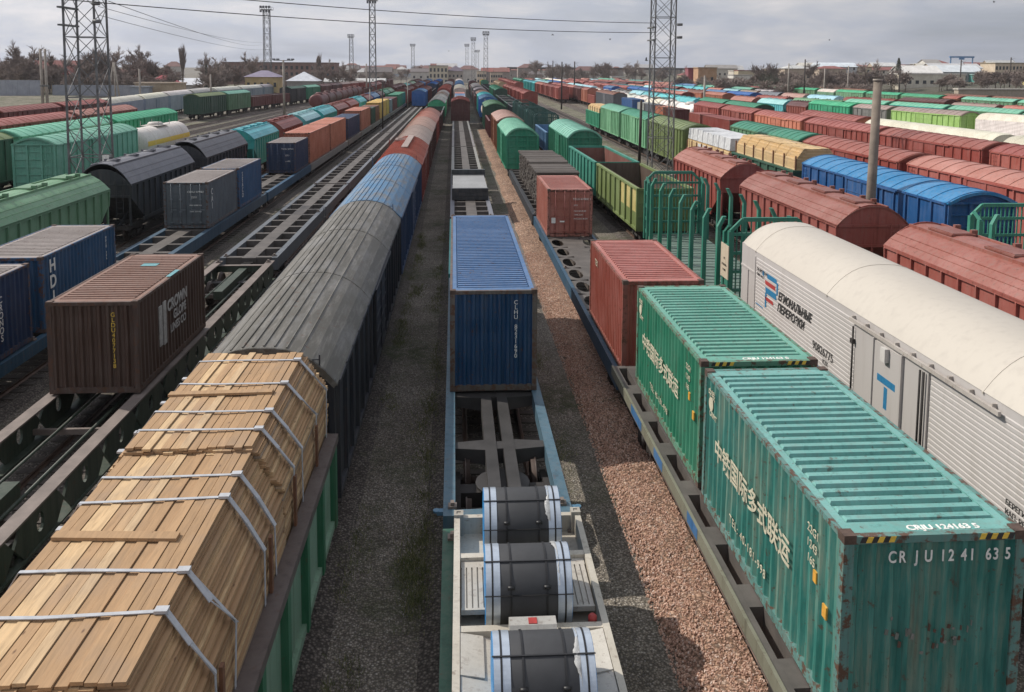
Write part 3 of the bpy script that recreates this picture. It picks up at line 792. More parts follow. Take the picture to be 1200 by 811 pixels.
R6 = row('R6', 'brick boxcar row', (40.3, 30), (40.4, 90), (40.8, 150), (43, 600))
R6b = row('R6b', 'cream roof row', (47.2, 60), (46.6, 100), (47.5, 200), (49, 600))
R7 = row('R7', 'bright green row', (72.5, 85), (69.5, 98), (66.8, 107), (63.9, 131), (63.2, 150), (60.6, 190), (60.3, 216), (57, 600))
R8 = row('R8', 'teal roof row', (78.5, 100), (77.6, 118), (75.4, 138), (71.5, 165), (69, 185), (67.5, 215), (63, 600))
R9 = row('R9', 'pale cyan row', (95, 110), (93, 135), (89.5, 160), (83.5, 183), (82, 210), (80, 260), (72, 600))
R10 = row('R10', 'bushes row', (107, 140), (105.5, 180), (105, 230), (104, 280), (108, 330), (112, 600))
R11 = row('R11', 'hillside row', (117, 120), (114, 200), (113, 280))
R8c = row('R8c', 'tank row', (53.5, 180), (53, 600))
R9b = row('R9b', 'mixed row', (88, 230), (84, 300), (80, 600))
R9c = row('R9c', 'farthest row', (95, 250), (92, 340), (90, 600))

# ================================================================== foreground: L1 - the timber gondola
def plank_sheets(b, x0, x1, y0, y1, z, w, t, rr, tilt=0.0, dx=None):
    """planks side by side along y; one island each"""
    n = max(1, int(round((x1-x0)/w))); w = (x1-x0)/n
    for i in range(n):
        xa = x0+i*w+.006; xb = x0+(i+1)*w-.006; e0 = rr.uniform(-.05, .05); e1 = rr.uniform(-.05, .05); dz = rr.uniform(-.014, .022)
        b.hexa([(xa, y0+e0, z-t+dz), (xb, y0+e0, z-t+dz), (xb, y1+e1, z-t+dz), (xa, y1+e1, z-t+dz), (xa, y0+e0, z+dz), (xb, y0+e0, z+dz), (xb, y1+e1, z+dz), (xa, y1+e1, z+dz)])
def timber_bundle(y0, y1, zt, seed, mat='timber', hw=1.42, top=.95, chz=.72, zb=2.0, t=.04, w=.135):
    """stack of sawn boards with the top corners stepped back; local x around 0"""
    rr = random.Random(seed); b = MB()
    z = zt; i = 0
    plank_sheets(b, -top, top, y0, y1, z, w, t, rr)
    while z-t > zb:
        z -= t+.003; i += 1
        f = min(1, (zt-z)/chz); hx = top+(hw-top)*f
        e0, e1 = rr.uniform(-.05, .05), rr.uniform(-.04, .04)
        for s in (-1, 1):
            jx = rr.uniform(-.03, .022)
            xo = s*(hx+jx); xi = s*(hx-.32)
            xa, xb = min(xo, xi), max(xo, xi)
            b.hexa([(xa, y0+e0, z-t), (xb, y0+e0, z-t), (xb, y1+e1, z-t), (xa, y1+e1, z-t), (xa, y0+e0, z), (xb, y0+e0, z), (xb, y1+e1, z), (xa, y1+e1, z)])
        n = int(2*(hx-.33)/w); ww = 2*(hx-.33)/n
        for k in range(n):      # board ends on the two end faces
            xa = -(hx-.33)+k*ww+.003; xb = xa+ww-.006; d = rr.uniform(-.05, .03)
            for (ya, yb) in ((y0+d, y0+.5), (y1-.5, y1-d)): b.hexa([(xa, ya, z-t), (xb, ya, z-t), (xb, yb, z-t), (xa, yb, z-t), (xa, ya, z), (xb, ya, z), (xb, yb, z), (xa, yb, z)])
    return b.mesh('board_bundle', [mat])
def strap_mesh(y, zt, top, hw, chz, zlow, rr, w=.052, t=.01, twist=.12):
    b = MB(); g = .02
    P = [(-hw-g, y, zlow), (-hw-g, y, zt-chz+.0), (-top-.02, y+rr.uniform(-.05, .05), zt+g), (-.3, y+rr.uniform(-.04, .04), zt+g+.012), (top+.02, y+rr.uniform(-.05, .05), zt+g), (hw+g+.02, y+rr.uniform(-twist, twist), zt-chz+.02), (hw+g+.01, y+rr.uniform(-.1, .1), zlow)]
    for p, q in zip(P, P[1:]):
        ph = [p, q]
        d = Vector(q)-Vector(p); nrm = Vector((d.z, 0, -d.x)).normalized()*-1
        k = [(p[0], p[1]-w/2, p[2]), (p[0], p[1]+w/2, p[2]), (q[0], q[1]+w/2, q[2]), (q[0], q[1]-w/2, q[2])]
        up = [tuple(Vector(c)+nrm*t) for c in k]; b.hexa([k[0], k[1], k[2], k[3], up[0], up[1], up[2], up[3]])
    # buckle knot at the corner and the loose doubled tail
    c = P[4]; e = P[5]
    b.hexa([(c[0]-.12, c[1]-.05, c[2]), (c[0]+.02, c[1]-.05, c[2]), (c[0]+.02, c[1]+.05, c[2]), (c[0]-.12, c[1]+.05, c[2]), (c[0]-.12, c[1]-.05, c[2]+.035), (c[0]+.02, c[1]-.05, c[2]+.035), (c[0]+.02, c[1]+.05, c[2]+.035), (c[0]-.12, c[1]+.05, c[2]+.035)])
    pts = [c, ((c[0]+e[0])/2+.03, c[1]-.09, (c[2]+e[2])/2+.05), (e[0]+.02, e[1]-.02, e[2]+.03)]
    for p, q in zip(pts, pts[1:]): b.bar(p, q, .07, .012)
    b.box(-hw-.0+.12, -hw+.3, y-.05, y+.05, zt-chz*.5, zt-chz*.5+.03)
    return b.mesh('strap', ['strap'])

gw = wagon(L1, 3.7, 16.55, 'gon', 'sage', label='weathered green gondola with dark green ribs under the strapped timber load', zt=3.08)
for o in gw.children:
    if o.name.startswith('body'): o.color = (.17, .28, .19, 1)
for i in range(9):
    for s in (-1, 1):
        b = MB(); y = -6.3+12.6*i/8; b.box(min(s*1.55, s*1.665), max(s*1.55, s*1.665), y-.1, y+.1, 1.28, 2.97); put('rib', b.mesh('rib', ['paint']), gw, col=(.02, .13, .06))
for s in (-1, 1):
    b = MB(); b.box(min(s*1.44, s*1.68), max(s*1.44, s*1.68), -6.5, 6.5, 2.97, 3.13); put('top_rim', b.mesh('top_rim', ['paint']), gw, col=(.10, .075, .065))
ts = thing('timber_stack', 'big strapped stack of sawn brown boards riding in the green gondola', 'timber', (L1.x(11), 0, 0), 0)
put('board_bundle', timber_bundle(12.62, 16.9, 4.72, 5, top=.95, chz=.66), ts)
put('board_bundle', timber_bundle(7.75, 12.6, 4.63, 6, top=.95, chz=.74), ts)
put('board_bundle', timber_bundle(3.6, 7.65, 4.5, 7, top=.95), ts)
rs = random.Random(5)
for y, zt in ((16.4, 4.72), (15.2, 4.72), (13.95, 4.72), (13.25, 4.72), (11.85, 4.63), (11.2, 4.63), (9.55, 4.63), (8.75, 4.63)):
    put('strap', strap_mesh(y, zt, .95, 1.42, .66 if zt > 4.7 else .74, 2.9, rs), ts)
for y, zt, x0, x1, tw in ((14.75, 4.72, -.98, .8, .03), (10.3, 4.63, -.93, .62, -.05)):
    b = MB(); b.hexa([(x0, y-.08-tw, zt+.012), (x1, y-.08+tw, zt+.012), (x1, y+.08+tw, zt+.012), (x0, y+.08-tw, zt+.012), (x0, y-.08-tw, zt+.055), (x1, y-.08+tw, zt+.055), (x1, y+.08+tw, zt+.055), (x0, y+.08-tw, zt+.055)])
    put('batten', b.mesh('batten', ['timber']), ts)
def side_stake():
    b = MB(); b.box(-.022, .022, -.045, .045, 0, 1.15); return b.mesh('stake', ['rustwood'])
for y in (4.6, 6.6, 9.0, 11.45, 13.2, 15.25):
    for s in (-1, 1): put('stake', cached('sstake', side_stake), ts, (s*1.475, y, 2.75+rs.uniform(-.05, .12)))

# grey + blue boxcars and the chain behind
kw = dict(ze=3.92, zp=4.68)
wagon(L1, 17.5, 36.8, 'box', 'black', 'boxgrey', label='black boxcar with a long grey ribbed roof behind the timber gondola', style='long', e=2.6, W=3.02, **kw)
wagon(L1, 37.3, 57.4, 'box', 'navy', 'steelblue', label='dark blue boxcar with faded blue and grey ribbed roof', style='long', e=2.4, W=3.05, **kw)
t = wagon(L1, 58.0, 72.2, 'box', 'red', 'brick', label='red boxcar with closely ribbed orange red roof and a pale roof walkway', near=True, style='close', **kw)
for o in t.children:
    if o.name.startswith('roof'): o.color = (.42, .10, .055, 1)
b = MB(); b.box(-.05, .42, -3.5, 6.8, 4.70, 4.77); b.box(-1.0, -.05, 3.4, 3.6, 4.6, 4.7); b.box(-1.0, -.05, 4.3, 4.5, 4.6, 4.7); b.box(-1.0, -.05, 5.2, 5.4, 4.6, 4.7); b.box(-1.0, -.8, 3.6, 5.2, 4.55, 4.68)
put('roof_walk', b.mesh('roof_walk', ['roofpaint']), t, col=K['dusty'])
for y0, y1, c, r in ((72.7, 86.6, 'maroon', 'dusty'), (87.2, 101.6, 'maroon', 'pink'), (102.2, 115.0, 'red', 'salmon'), (115.6, 124, 'maroon', 'salmon')): wagon(L1, y0, y1, 'box', c, r, **kw)
wagon(L1, 125.5, 139, 'gon', 'maroon'); wagon(L1, 140.5, 154, 'gon', 'darkgreen')
wagon(L1, 160, 175, 'box', 'brightgreen', 'lightgrey', **kw); wagon(L1, 176.5, 191.5, 'box', 'grey', 'lightgrey', **kw); wagon(L1, 193, 208, 'box', 'maroon', 'dusty', **kw); wagon(L1, 209.5, 224.5, 'box', 'green', 'lightgrey', **kw)
fill(L1, 226, 410, [('box', 'green', 'mint'), ('box', 'red', 'brick'), ('box', 'grey', 'lightgrey'), ('gon', 'darkred', None), ('box', 'darkred', 'maroon')], 3)

# ================================================================== L2: skeleton flats and the brown container
wagon(L2, -12, 13.6, 'flat', 'framegreen', label='dark green deep framed container flat running out of the frame', style='deep')
wagon(L2, 14.2, 39.6, 'flat', 'framegreen', label='dark green deep framed container flat carrying the brown container', style='deep')
for i, (a, c, st, cl) in enumerate(((40.2, 66.1, 'skel', 'slate'), (66.6, 92.4, 'skel', 'slate'), (92.9, 118.5, 'skel', 'darkgrey'), (119.1, 144.5, 'skel', 'darkgrey'), (145, 170.5, 'skel', 'grey'), (171, 196.5, 'skel', 'grey'))):
    wagon(L2, a, c, 'flat', cl, style='skel')
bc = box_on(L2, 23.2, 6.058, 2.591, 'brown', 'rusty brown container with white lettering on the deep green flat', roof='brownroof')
lettering('CROWN', .46, '+x', (1.225, -.7, 1.75), 'fadedwhite', bc, bold=.02)
lettering('GLOBE', .38, '+x', (1.225, -.2, 1.36), 'fadedwhite', bc, bold=.015); lettering('LINES CO', .34, '+x', (1.225, -.5, 1.0), 'fadedwhite', bc, bold=.01)
for ya, yb, za, zb in ((-1.05, -.8, .7, 2.0), (-1.4, -1.15, .75, 1.95)):
    b = MB(); b.box(1.2, 1.226, ya, yb, za, zb); put('lettering', b.mesh('lettering', ['fadedwhite']), bc)
lettering('GLDU4077138', .17, '-y', (.56, -3.035, 2.3), 'yellow', bc, vertical=True, spacing=.85)
b = MB(); b.box(-.25, .25, 1.2, 1.55, 2.58, 2.584); b.box(1.06, 1.2, -.3, .6, 2.593, 2.597); put('paint_patch', b.mesh('paint_patch', ['paint']), bc, col=(.1, .3, .33))
wagon(L2, 206, 221, 'box', 'blue', 'steelblue', label='bright blue boxcar closing the far end of the skeleton flats')
fill(L2, 223, 410, [('gon', 'black', None), ('box', 'maroon', 'darkred'), ('gon', 'darkgreen', None), ('box', 'navy', 'blue')], 4)

# ================================================================== L3: containers on flats
wagon(L3, 21.3, 34.9, 'flat', 'flatblue', style='spine'); wagon(L3, 35.6, 61, 'flat', 'flatsteel', style='skel', near=True)
for a, c, cl in ((61.6, 78.9, 'flatblue'), (79.3, 105, 'grey'), (105.8, 119.2, 'grey'), (119.8, 133.2, 'grey'), (133.8, 147.2, 'grey'), (147.8, 168, 'grey'), (168.6, 190.8, 'grey'), (191.4, 217, 'grey')): wagon(L3, a, c, 'flat', cl, style='skel')
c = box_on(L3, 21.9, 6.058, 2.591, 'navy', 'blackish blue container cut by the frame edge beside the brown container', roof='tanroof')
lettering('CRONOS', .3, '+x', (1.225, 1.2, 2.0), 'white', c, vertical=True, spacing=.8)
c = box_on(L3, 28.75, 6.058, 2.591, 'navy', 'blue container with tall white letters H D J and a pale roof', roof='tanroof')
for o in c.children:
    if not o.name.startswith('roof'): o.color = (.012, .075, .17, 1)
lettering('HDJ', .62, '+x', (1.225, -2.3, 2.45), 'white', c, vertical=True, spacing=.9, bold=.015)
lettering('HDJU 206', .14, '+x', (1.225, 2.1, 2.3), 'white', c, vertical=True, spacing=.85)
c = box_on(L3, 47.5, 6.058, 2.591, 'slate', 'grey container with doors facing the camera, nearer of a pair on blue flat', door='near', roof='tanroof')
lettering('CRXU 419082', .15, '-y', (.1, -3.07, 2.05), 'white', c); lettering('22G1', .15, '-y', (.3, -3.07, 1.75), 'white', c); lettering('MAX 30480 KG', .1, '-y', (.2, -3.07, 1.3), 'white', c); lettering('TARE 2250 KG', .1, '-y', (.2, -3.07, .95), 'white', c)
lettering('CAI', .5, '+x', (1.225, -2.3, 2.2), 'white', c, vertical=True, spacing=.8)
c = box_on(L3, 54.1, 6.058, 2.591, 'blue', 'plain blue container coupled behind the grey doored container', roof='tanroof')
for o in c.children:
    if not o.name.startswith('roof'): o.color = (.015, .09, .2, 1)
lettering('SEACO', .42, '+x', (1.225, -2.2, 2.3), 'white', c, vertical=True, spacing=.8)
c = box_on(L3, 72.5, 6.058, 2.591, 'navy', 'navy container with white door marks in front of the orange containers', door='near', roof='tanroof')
lettering('TGHU 307551', .17, '-y', (.05, -3.07, 2.05), 'white', c); lettering('22G1', .17, '-y', (.35, -3.07, 1.5), 'white', c); lettering('30480', .17, '-y', (.35, -3.07, 1.0), 'white', c)
box_on(L3, 79.4, 12.19, 2.896, 'orange', 'long orange container right behind the navy container')
box_on(L3, 92.1, 12.19, 2.896, 'orange', 'second long orange container, behind the first orange one')
for y, L, H, cl, lb in ((106.4, 12.19, 2.591, 'navy', 'dark blue and grey container between the long orange ones'), (120.4, 12.19, 2.896, 'orange', 'third orange container, ahead of the small green container'),
    (134.2, 6.058, 2.591, 'darkgreen', 'small dark green container behind the third orange container'), (140.6, 6.058, 2.591, 'rust', 'small brown container beside the dark green one'),
    (148.2, 6.058, 2.896, 'yellow', 'nearest of the three yellow containers'), (154.6, 6.058, 2.896, 'yellow', 'middle one of the three yellow containers'), (161.2, 6.058, 2.896, 'yellow', 'farthest of the three yellow containers'),
    (169.2, 6.058, 2.591, 'bluegrey', 'blue grey container behind the yellow containers'), (176.2, 12.19, 2.591, 'darkred', 'dark red container with white stripes behind the yellow group'),
    (191.8, 12.19, 2.896, 'green', 'nearer green container past the dark red one'), (204.4, 12.19, 2.896, 'green', 'farther green container past the dark red one')):
    box_on(L3, y, L, H, cl, lb, near=False)
fill(L3, 220, 400, [('box', 'blue', 'steelblue'), ('box', 'red', 'maroon'), ('hop', 'teal', 'teal'), ('gon', 'darkgreen', None)], 8)

# ================================================================== L4: hoppers
wagon(L4, 32.2, 46.3, 'hop', 'sage', 'sage', label='pale green hopper wagon with flat roof hatches at the left frame edge')
wagon(L4, 49.3, 60.9, 'hop', 'black', 'slate', label='nearer black hopper wagon with round hatches on a smooth dark roof', round_=True, ze=3.75, zp=4.95)  # sky sheen on both black hoppers' roofs is painted in by the slate
wagon(L4, 63.8, 75.9, 'hop', 'black', 'slate', label='farther black hopper wagon with round hatches and a yellow placard', round_=True, near=True, ze=3.75, zp=4.95)
for y0, y1, c, r in ((78.4, 88.9, 'teal', 'cyan'), (91.2, 102.2, 'red', 'red'), (104.4, 115.6, 'cyan', 'sky'), (118, 130.3, 'teal', 'cyan'), (132, 144.6, 'red', 'brick'), (147, 158.6, 'red', 'red'), (161, 171.6, 'cyan', 'cyan'), (174, 185, 'maroon', 'red'), (187.2, 199.6, 'blue', 'steelblue'), (202, 213.4, 'darkred', 'maroon'), (216, 228.6, 'green', 'green'), (231, 243.4, 'green', 'sage')):
    wagon(L4, y0, y1, 'hop', c, r)
fill(L4, 246, 400, [('hop', 'green', 'sage'), ('hop', 'red', 'maroon'), ('hop', 'teal', 'teal'), ('box', 'darkred', 'maroon')], 9)

# ================================================================== rows further left
wagon(L6, 64.2, 80.0, 'box', 'mint', 'mint', label='mint green boxcar with ribbed end wall behind the lattice mast', near=True)
wagon(L6, 82.5, 96.0, 'tank', 'white', label='dirty white tank wagon with a yellow stripe behind the mint boxcar', stripe='yellow', near=True)
for i in range(7): wagon(L6, 190+i*12.6, 201.2+i*12.6, 'tank', 'darkred')
fill(L6, 280, 400, COL_REDS, 12)
wagon(L7, 53.5, 70.2, 'box', 'darkgreen', 'olive', near=False); wagon(L7, 71.5, 89.8, 'box', 'mint', 'mint'); wagon(L7, 91.2, 110, 'box', 'brightgreen', 'brightgreen')
for y0, y1, r in ((66, 81.5, 'brick'), (83, 100, 'brick'), (101.5, 119, 'salmon')): wagon(L8, y0, y1, 'box', 'red', r)
for y0, y1, r in ((76, 91, 'red'), (92.2, 106.8, 'brick'), (108, 123.4, 'red'), (124.8, 140, 'red')): wagon(L9, y0, y1, 'box', 'darkred', r)
for y0, y1, r in ((142, 160.5, 'cream'), (162, 179, 'cream'), (181, 199, 'white'), (201, 219, 'lightgrey'), (221, 239, 'white'), (241, 259, 'white'), (261, 279, 'lightgrey')): wagon(L9, y0, y1, 'reef', 'bluegrey', r)
wagon(L8b, 166, 181, 'box', 'darkgreen', 'olive'); wagon(L8b, 182.5, 197.5, 'box', 'sage', 'mint')
wagon(L8b, 199, 213, 'gon', 'darkred', load='coal'); wagon(L8b, 214.5, 228.5, 'gon', 'darkred', load='coal'); wagon(L8b, 230, 244, 'box', 'black', 'darkgreen'); wagon(L8b, 246, 260, 'box', 'green', 'mint')
fill(L8b, 262, 330, [('box', 'green', 'mint'), ('box', 'darkred', 'maroon'), ('box', 'red', 'dusty')], 13)

# ================================================================== R0: coils on a flat rack
wagon(R0, 2.4, 15.95, 'flat', 'darkgreen', label='green container flat under the beige steel coil cradle', style='spine')
cr = thing('coil_cradle', 'beige open coil cradle with corner castings carrying the three steel coils', 'coil cradle', (1.1, 0, 1.47))
b = MB(); h = 1.219
for x0, x1 in ((-h, -h+.11), (h-.11, h)): b.box(x0, x1, 9.78, 15.7, .0, .42)
b.box(-h+.11, h-.11, 15.58, 15.7, 0, .38); b.box(-h+.11, h-.11, 9.78, 9.9, 0, .38)
b.box(-h+.11, h-.11, 9.9, 15.58, .0, .05)
for y in (14.28, 12.3): b.box(-h+.11, h-.11, y-.07, y+.07, .05, .4)
put('frame', b.mesh('frame', ['paint']), cr, col=(.46, .42, .35))
b = MB()
for sx in (-1, 1):
    for y in (9.78, 15.52):
        x0, x1 = sorted((sx*h, sx*(h-.17)))
        x0 -= .006; x1 += .006; yb = y+.186
        b.box(x0, x1, y-.006, yb, 0, .455)
        xa, xb, ya, yy = x0+.05, x1-.05, y+.045, y+.14
        b.box(x0, xa, y-.006, yb, .455, .475); b.box(xb, x1, y-.006, yb, .455, .475); b.box(xa, xb, y-.006, ya, .455, .475); b.box(xa, xb, yy, yb, .455, .475)
put('corner_casting', b.mesh('corner_casting', ['paint']), cr, col=(.36, .33, .28))
def slotted(x0, x1, y0, y1):
    b = MB(); n = 5; w = (x1-x0)/n
    b.box(x0, x1, y0, y1, .25, .30)
    for i in range(n): b.box(x0+i*w+.012, x0+(i+1)*w-.012, y0+.05, y1-.18, .30, .335)
    b.box(x0, x1, y1-.18, y1, .30, .335); b.box(x0, x1, y0, y0+.05, .30, .335)
    return b.mesh('slotted_panel', ['paint'])
for x0, x1 in ((-h+.13, -.62), (.62, h-.13)): put('slotted_panel', slotted(x0, x1, 12.85, 14.2), cr, col=(.43, .4, .35))
b = MB()
for s in (-1, 1):
    b.hexa([(s*(h-.12), 9.95, .36), (s*.2, 9.95, .16), (s*.2, 12.22, .16), (s*(h-.12), 12.22, .36), (s*(h-.12), 9.95, .39), (s*.2, 9.95, .19), (s*.2, 12.22, .19), (s*(h-.12), 12.22, .39)])
    b.hexa([(s*(h-.12), 11.3, .392), (s*.75, 11.3, .325), (s*.75, 12.2, .325), (s*(h-.12), 12.2, .392), (s*(h-.12), 11.3, .41), (s*.75, 11.3, .345), (s*.75, 12.2, .345), (s*(h-.12), 12.2, .41)])
put('cradle_panel', b.mesh('cradle_panel', ['paint']), cr, col=(.48, .45, .395))
b = MB(); b.prism([(11.65, .3), (12.25, .3), (12.2, .64), (12.0, .64)], 'x', -.36, .36); put('wedge_block', b.mesh('wedge_block', ['paint']), cr, col=(.38, .37, .345))
b = MB(); b.box(-.065, .065, 12.02, 12.16, .641, .65); put('red_tag', b.mesh('red_tag', ['redmark']), cr)
b = MB(); b.lathe([(0, .07), (.1, .07), (.13, .04)], (h-.24, 12.45, .34), 'z', 12); put('red_knob', b.mesh('red_knob', ['redmark']), cr)
def coil(label, x, y, z, w, r):
    t = thing('steel_coil', label, 'steel coil', (x, y, z-r), 0, 'wrapped steel coils on the beige cradle'); z = r
    b = MB(); e = w/2
    b.lathe([(-e+.02, r*.45), (-e+.01, r*.9), (-e+.03, r-.01), (-e+.05, r), (e-.05, r), (e-.03, r-.01), (e-.01, r*.9), (e-.02, r*.45)], (0, 0, z), 'x', 72)
    put('wrapping', b.mesh('wrapping', ['coilwrap']), t)
    for s in (-1, 1):
        b = MB()
        b.lathe([(min(s*e, s*(e-.10)), r+.006), (max(s*e, s*(e-.10)), r+.006)], (0, 0, z), 'x', 72, 0, False); 
        b.lathe([(min(s*(e-.1), s*(e-.225)), r+.009), (max(s*(e-.1), s*(e-.225)), r+.009)], (0, 0, z), 'x', 72, 0, False)
        put('edge_guard', b.mesh('edge_guard', ['castsilver']), t)
        b = MB(); b.lathe([(min(s*e, s*(e+.006)), r-.0), (max(s*e, s*(e+.006)), r-.0)], (0, 0, z), 'x', 60, 0, False); put('side_cover', b.mesh('side_cover', ['coilblue']), t)
    for xb in (-e+.105, -e*.42, e*.42, e-.105):
        b = MB(); b.lathe([(xb-.014, r+.014), (xb+.014, r+.014)], (0, 0, z), 'x', 72, 0, False)
        if abs(xb) < e*.6:
            a = R(-62); b.lathe([(xb-.05, .03), (xb+.05, .03)], (0, r*math.sin(a)*1.03, z+r*math.cos(a)*1.03), 'x', 10)
        put('band', b.mesh('band', ['band']), t)
    for ang in (-25, -72):     # bands across, through the eye of the coil
        a = R(ang); yy, zz = (r+.017)*math.sin(a), z+(r+.017)*math.cos(a)
        b = MB(); b.bar((-e-.02, yy, zz), (e+.02, yy, zz), .026, .006); put('band', b.mesh('band', ['band']), t)
    # crumpled foil showing beside the right guard
    b = MB(); rr = random.Random(int(y*10)); k = 0; n = 26
    for i in range(n+1):
        a = R(-60+95*i/n); wdt = .015+.075*max(0, math.sin(i*.21+y*1.7))+rr.uniform(-.015, .015)
        for q in range(4):
            xx = e-.19-wdt*(1-q/3); ro = r+.012+rr.uniform(0, .014)*(q not in (0, 3)); b.v.append((xx, ro*math.sin(a), z+ro*math.cos(a)))
    for i in range(n):
        for q in range(3): b.face((i*4+q, i*4+q+1, i*4+5+q, i*4+4+q), 0, True)
    put('foil', b.mesh('foil', ['foil']), t)
    return t
coil('grey wrapped steel coil nearest the bottom edge of the photo', 1.12, 10.86, 2.09, 1.36, .61)
coil('grey wrapped steel coil in the middle of the three', 1.08, 13.05, 2.09, 1.36, .61)
coil('grey wrapped steel coil at the far end, against the blue flat', 1.12, 14.95, 2.09, 1.38, .61)

f = wagon(R0, 16.4, 36.0, 'flat', 'steelblue', label='blue container flat with bare spine deck carrying the tall blue container', style='spine')
for o in f.children:
    if o.name.startswith('frame'): o.color = (.06, .125, .17, 1)
b = MB()
for s in (-1, 1): b.box(min(s*1.33, s*1.46), max(s*1.33, s*1.46), -9.58, -9.44, 1.34, 1.42); b.lathe([(0, .07), (.05, .07)], (s*1.47, -9.51, 1.38), 'z', 12)
put('tow_bracket', b.mesh('tow_bracket', ['paint']), f, col=(.06, .16, .25))
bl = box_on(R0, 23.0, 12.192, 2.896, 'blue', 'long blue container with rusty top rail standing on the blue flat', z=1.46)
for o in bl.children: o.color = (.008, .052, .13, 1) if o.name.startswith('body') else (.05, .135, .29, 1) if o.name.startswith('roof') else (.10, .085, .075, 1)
lettering('CLHU 8231690', .17, '-y', (.62, -6.1, 2.62), 'white', bl, vertical=True, spacing=.82)
f = wagon(R0, 36.7, 50.4, 'flat', 'teal', style='skel')
wagon(R0, 51, 72.4, 'flat', 'slate', style='skel')
st = thing('flatrack_stack', 'low stack of folded grey flat racks on the centre row', 'flat rack', (R0.x(61.4), 61.4, 1.47), R0.rz(61.4))
for i in range(3):
    b = MB(); z = i*.27; b.box(-1.2, 1.2, -3.55, 3.55, z+.02, z+.22)
    f = put('folded_rack', b.mesh('folded_rack', ['paint']), st, col=(.27, .275, .275) if i == 2 else (.04, .045, .05))
    for y in (-3.9, 3.56):
        b = MB(); b.box(-1.25, 1.25, y, y+.34, z, z+.26); put('end_beam', b.mesh('end_beam', ['paint']), f, col=(.035, .04, .045))
b = MB(); b.box(-1.3, 1.3, 3.95, 4.4, 0, 1.15); put('end_wall', b.mesh('end_wall', ['paint']), st, col=(.04, .05, .055))
for a, c in ((73, 97.5), (98, 121.5), (122, 145)): wagon(R0, a, c, 'flat', 'grey', style='skel')
wagon(R0, 146.5, 160.5, 'box', 'maroon', 'red', label='dark red boxcar closing the empty flats of the centre row')
for y, cl in ((162.5, 'white'), (175.5, 'cream'), (188.5, 'bluegrey'), (201.5, 'steelblue'), (214.5, 'salmon')):
    wagon(R0, y-.3, y+12.5, 'flat', 'grey', style='skel'); box_on(R0, y, 12.19, 2.591, cl, '%s container far along the coil row' % word(cl), near=False)
fill(R0, 229, 410, [('box', 'white', 'white'), ('box', 'red', 'brick'), ('box', 'blue', 'steelblue'), ('box', 'grey', 'lightgrey'), ('hop', 'maroon', 'red')], 14)

# ================================================================== R1: green and red containers
wagon(R1, 9.3, 23.7, 'flat', 'olive', label='olive edged grey flat wagon under the two green containers', style='slots')
for o in COLL.objects:
    if o.get('label', '').startswith('olive edged'):
        for c in o.children:
            if c.name.startswith('frame'): c.color = (.18, .175, .125, 1)
        for i, (ya, yb) in enumerate(((3.2, 4.4), (1.1, 1.9), (-1.6, -.9))):
            b = MB(); b.box(-1.626, -1.621, ya, yb, 1.66, 1.88); put('paint_patch', b.mesh('paint_patch', ['paint']), o, col=(.03, .13, .3))
f = wagon(R1, 24.2, 51.0, 'flat', 'flatblue', label='blue sided flat with oval deck holes under the red containers', style='plate')
gcol = {}
def zh_side(c, H):
    lettering('中铁国际多式联运', .46, '-x', (-1.226, 2.25, H*.52), 'ivory', c, bold=.006, spacing=.98)
    lettering('TEL: 40-181-998', .21, '-x', (-1.226, 1.3, H*.2), 'ivory', c, spacing=1.25)
    lettering('22G1', .17, '-x', (-1.226, -1.95, H*.83), 'ivory', c); lettering('1243', .17, '-x', (-1.226, -1.95, H*.75), 'ivory', c); lettering('165', .17, '-x', (-1.226, -1.98, H*.67), 'ivory', c)
    lettering('中铁', .2, '-x', (-1.226, 2.72, H*.87), 'ivory', c); lettering('CRIMT', .15, '-x', (-1.226, 2.62, H*.73), 'ivory', c)
    b = MB(); b.lathe([(-.006, .13), (.006, .13)], (-1.222, 2.55, H*.80), 'x', 16); put('emblem', b.mesh('emblem', ['ivory']), c)
    b = MB(); b.box(-1.226, -1.2, -2.28, -2.18, H*.58, H*.64); b.box(-1.226, -1.2, -2.62, -2.5, H*.47, H*.535); put('yellow_label', b.mesh('yellow_label', ['orangelabel']), c)
M['ivory'] = plain_mat('ivory_lettering', (.54, .50, .37), .6, 0, .2, 9, 0)
M['orangelabel'] = plain_mat('orange_label', (.65, .33, .05), .6, 0, .2, 9, 0)
def hazard(c, L, H):
    for s in (-1, 1):
        for md, mt in ((0, 'blackmark'), (1, 'yellow')):
            for i in range(md, 6, 2):
                b = MB(); x = s*(.98-.075*i); p = [(x-.03, H-.1), (x+.045, H-.1), (x+.075, H-.025), (x, H-.025)]
                b.prism(p, 'y', -L/2-.004, -L/2); put('hazard_stripe', b.mesh('hazard_stripe', [mt]), c)
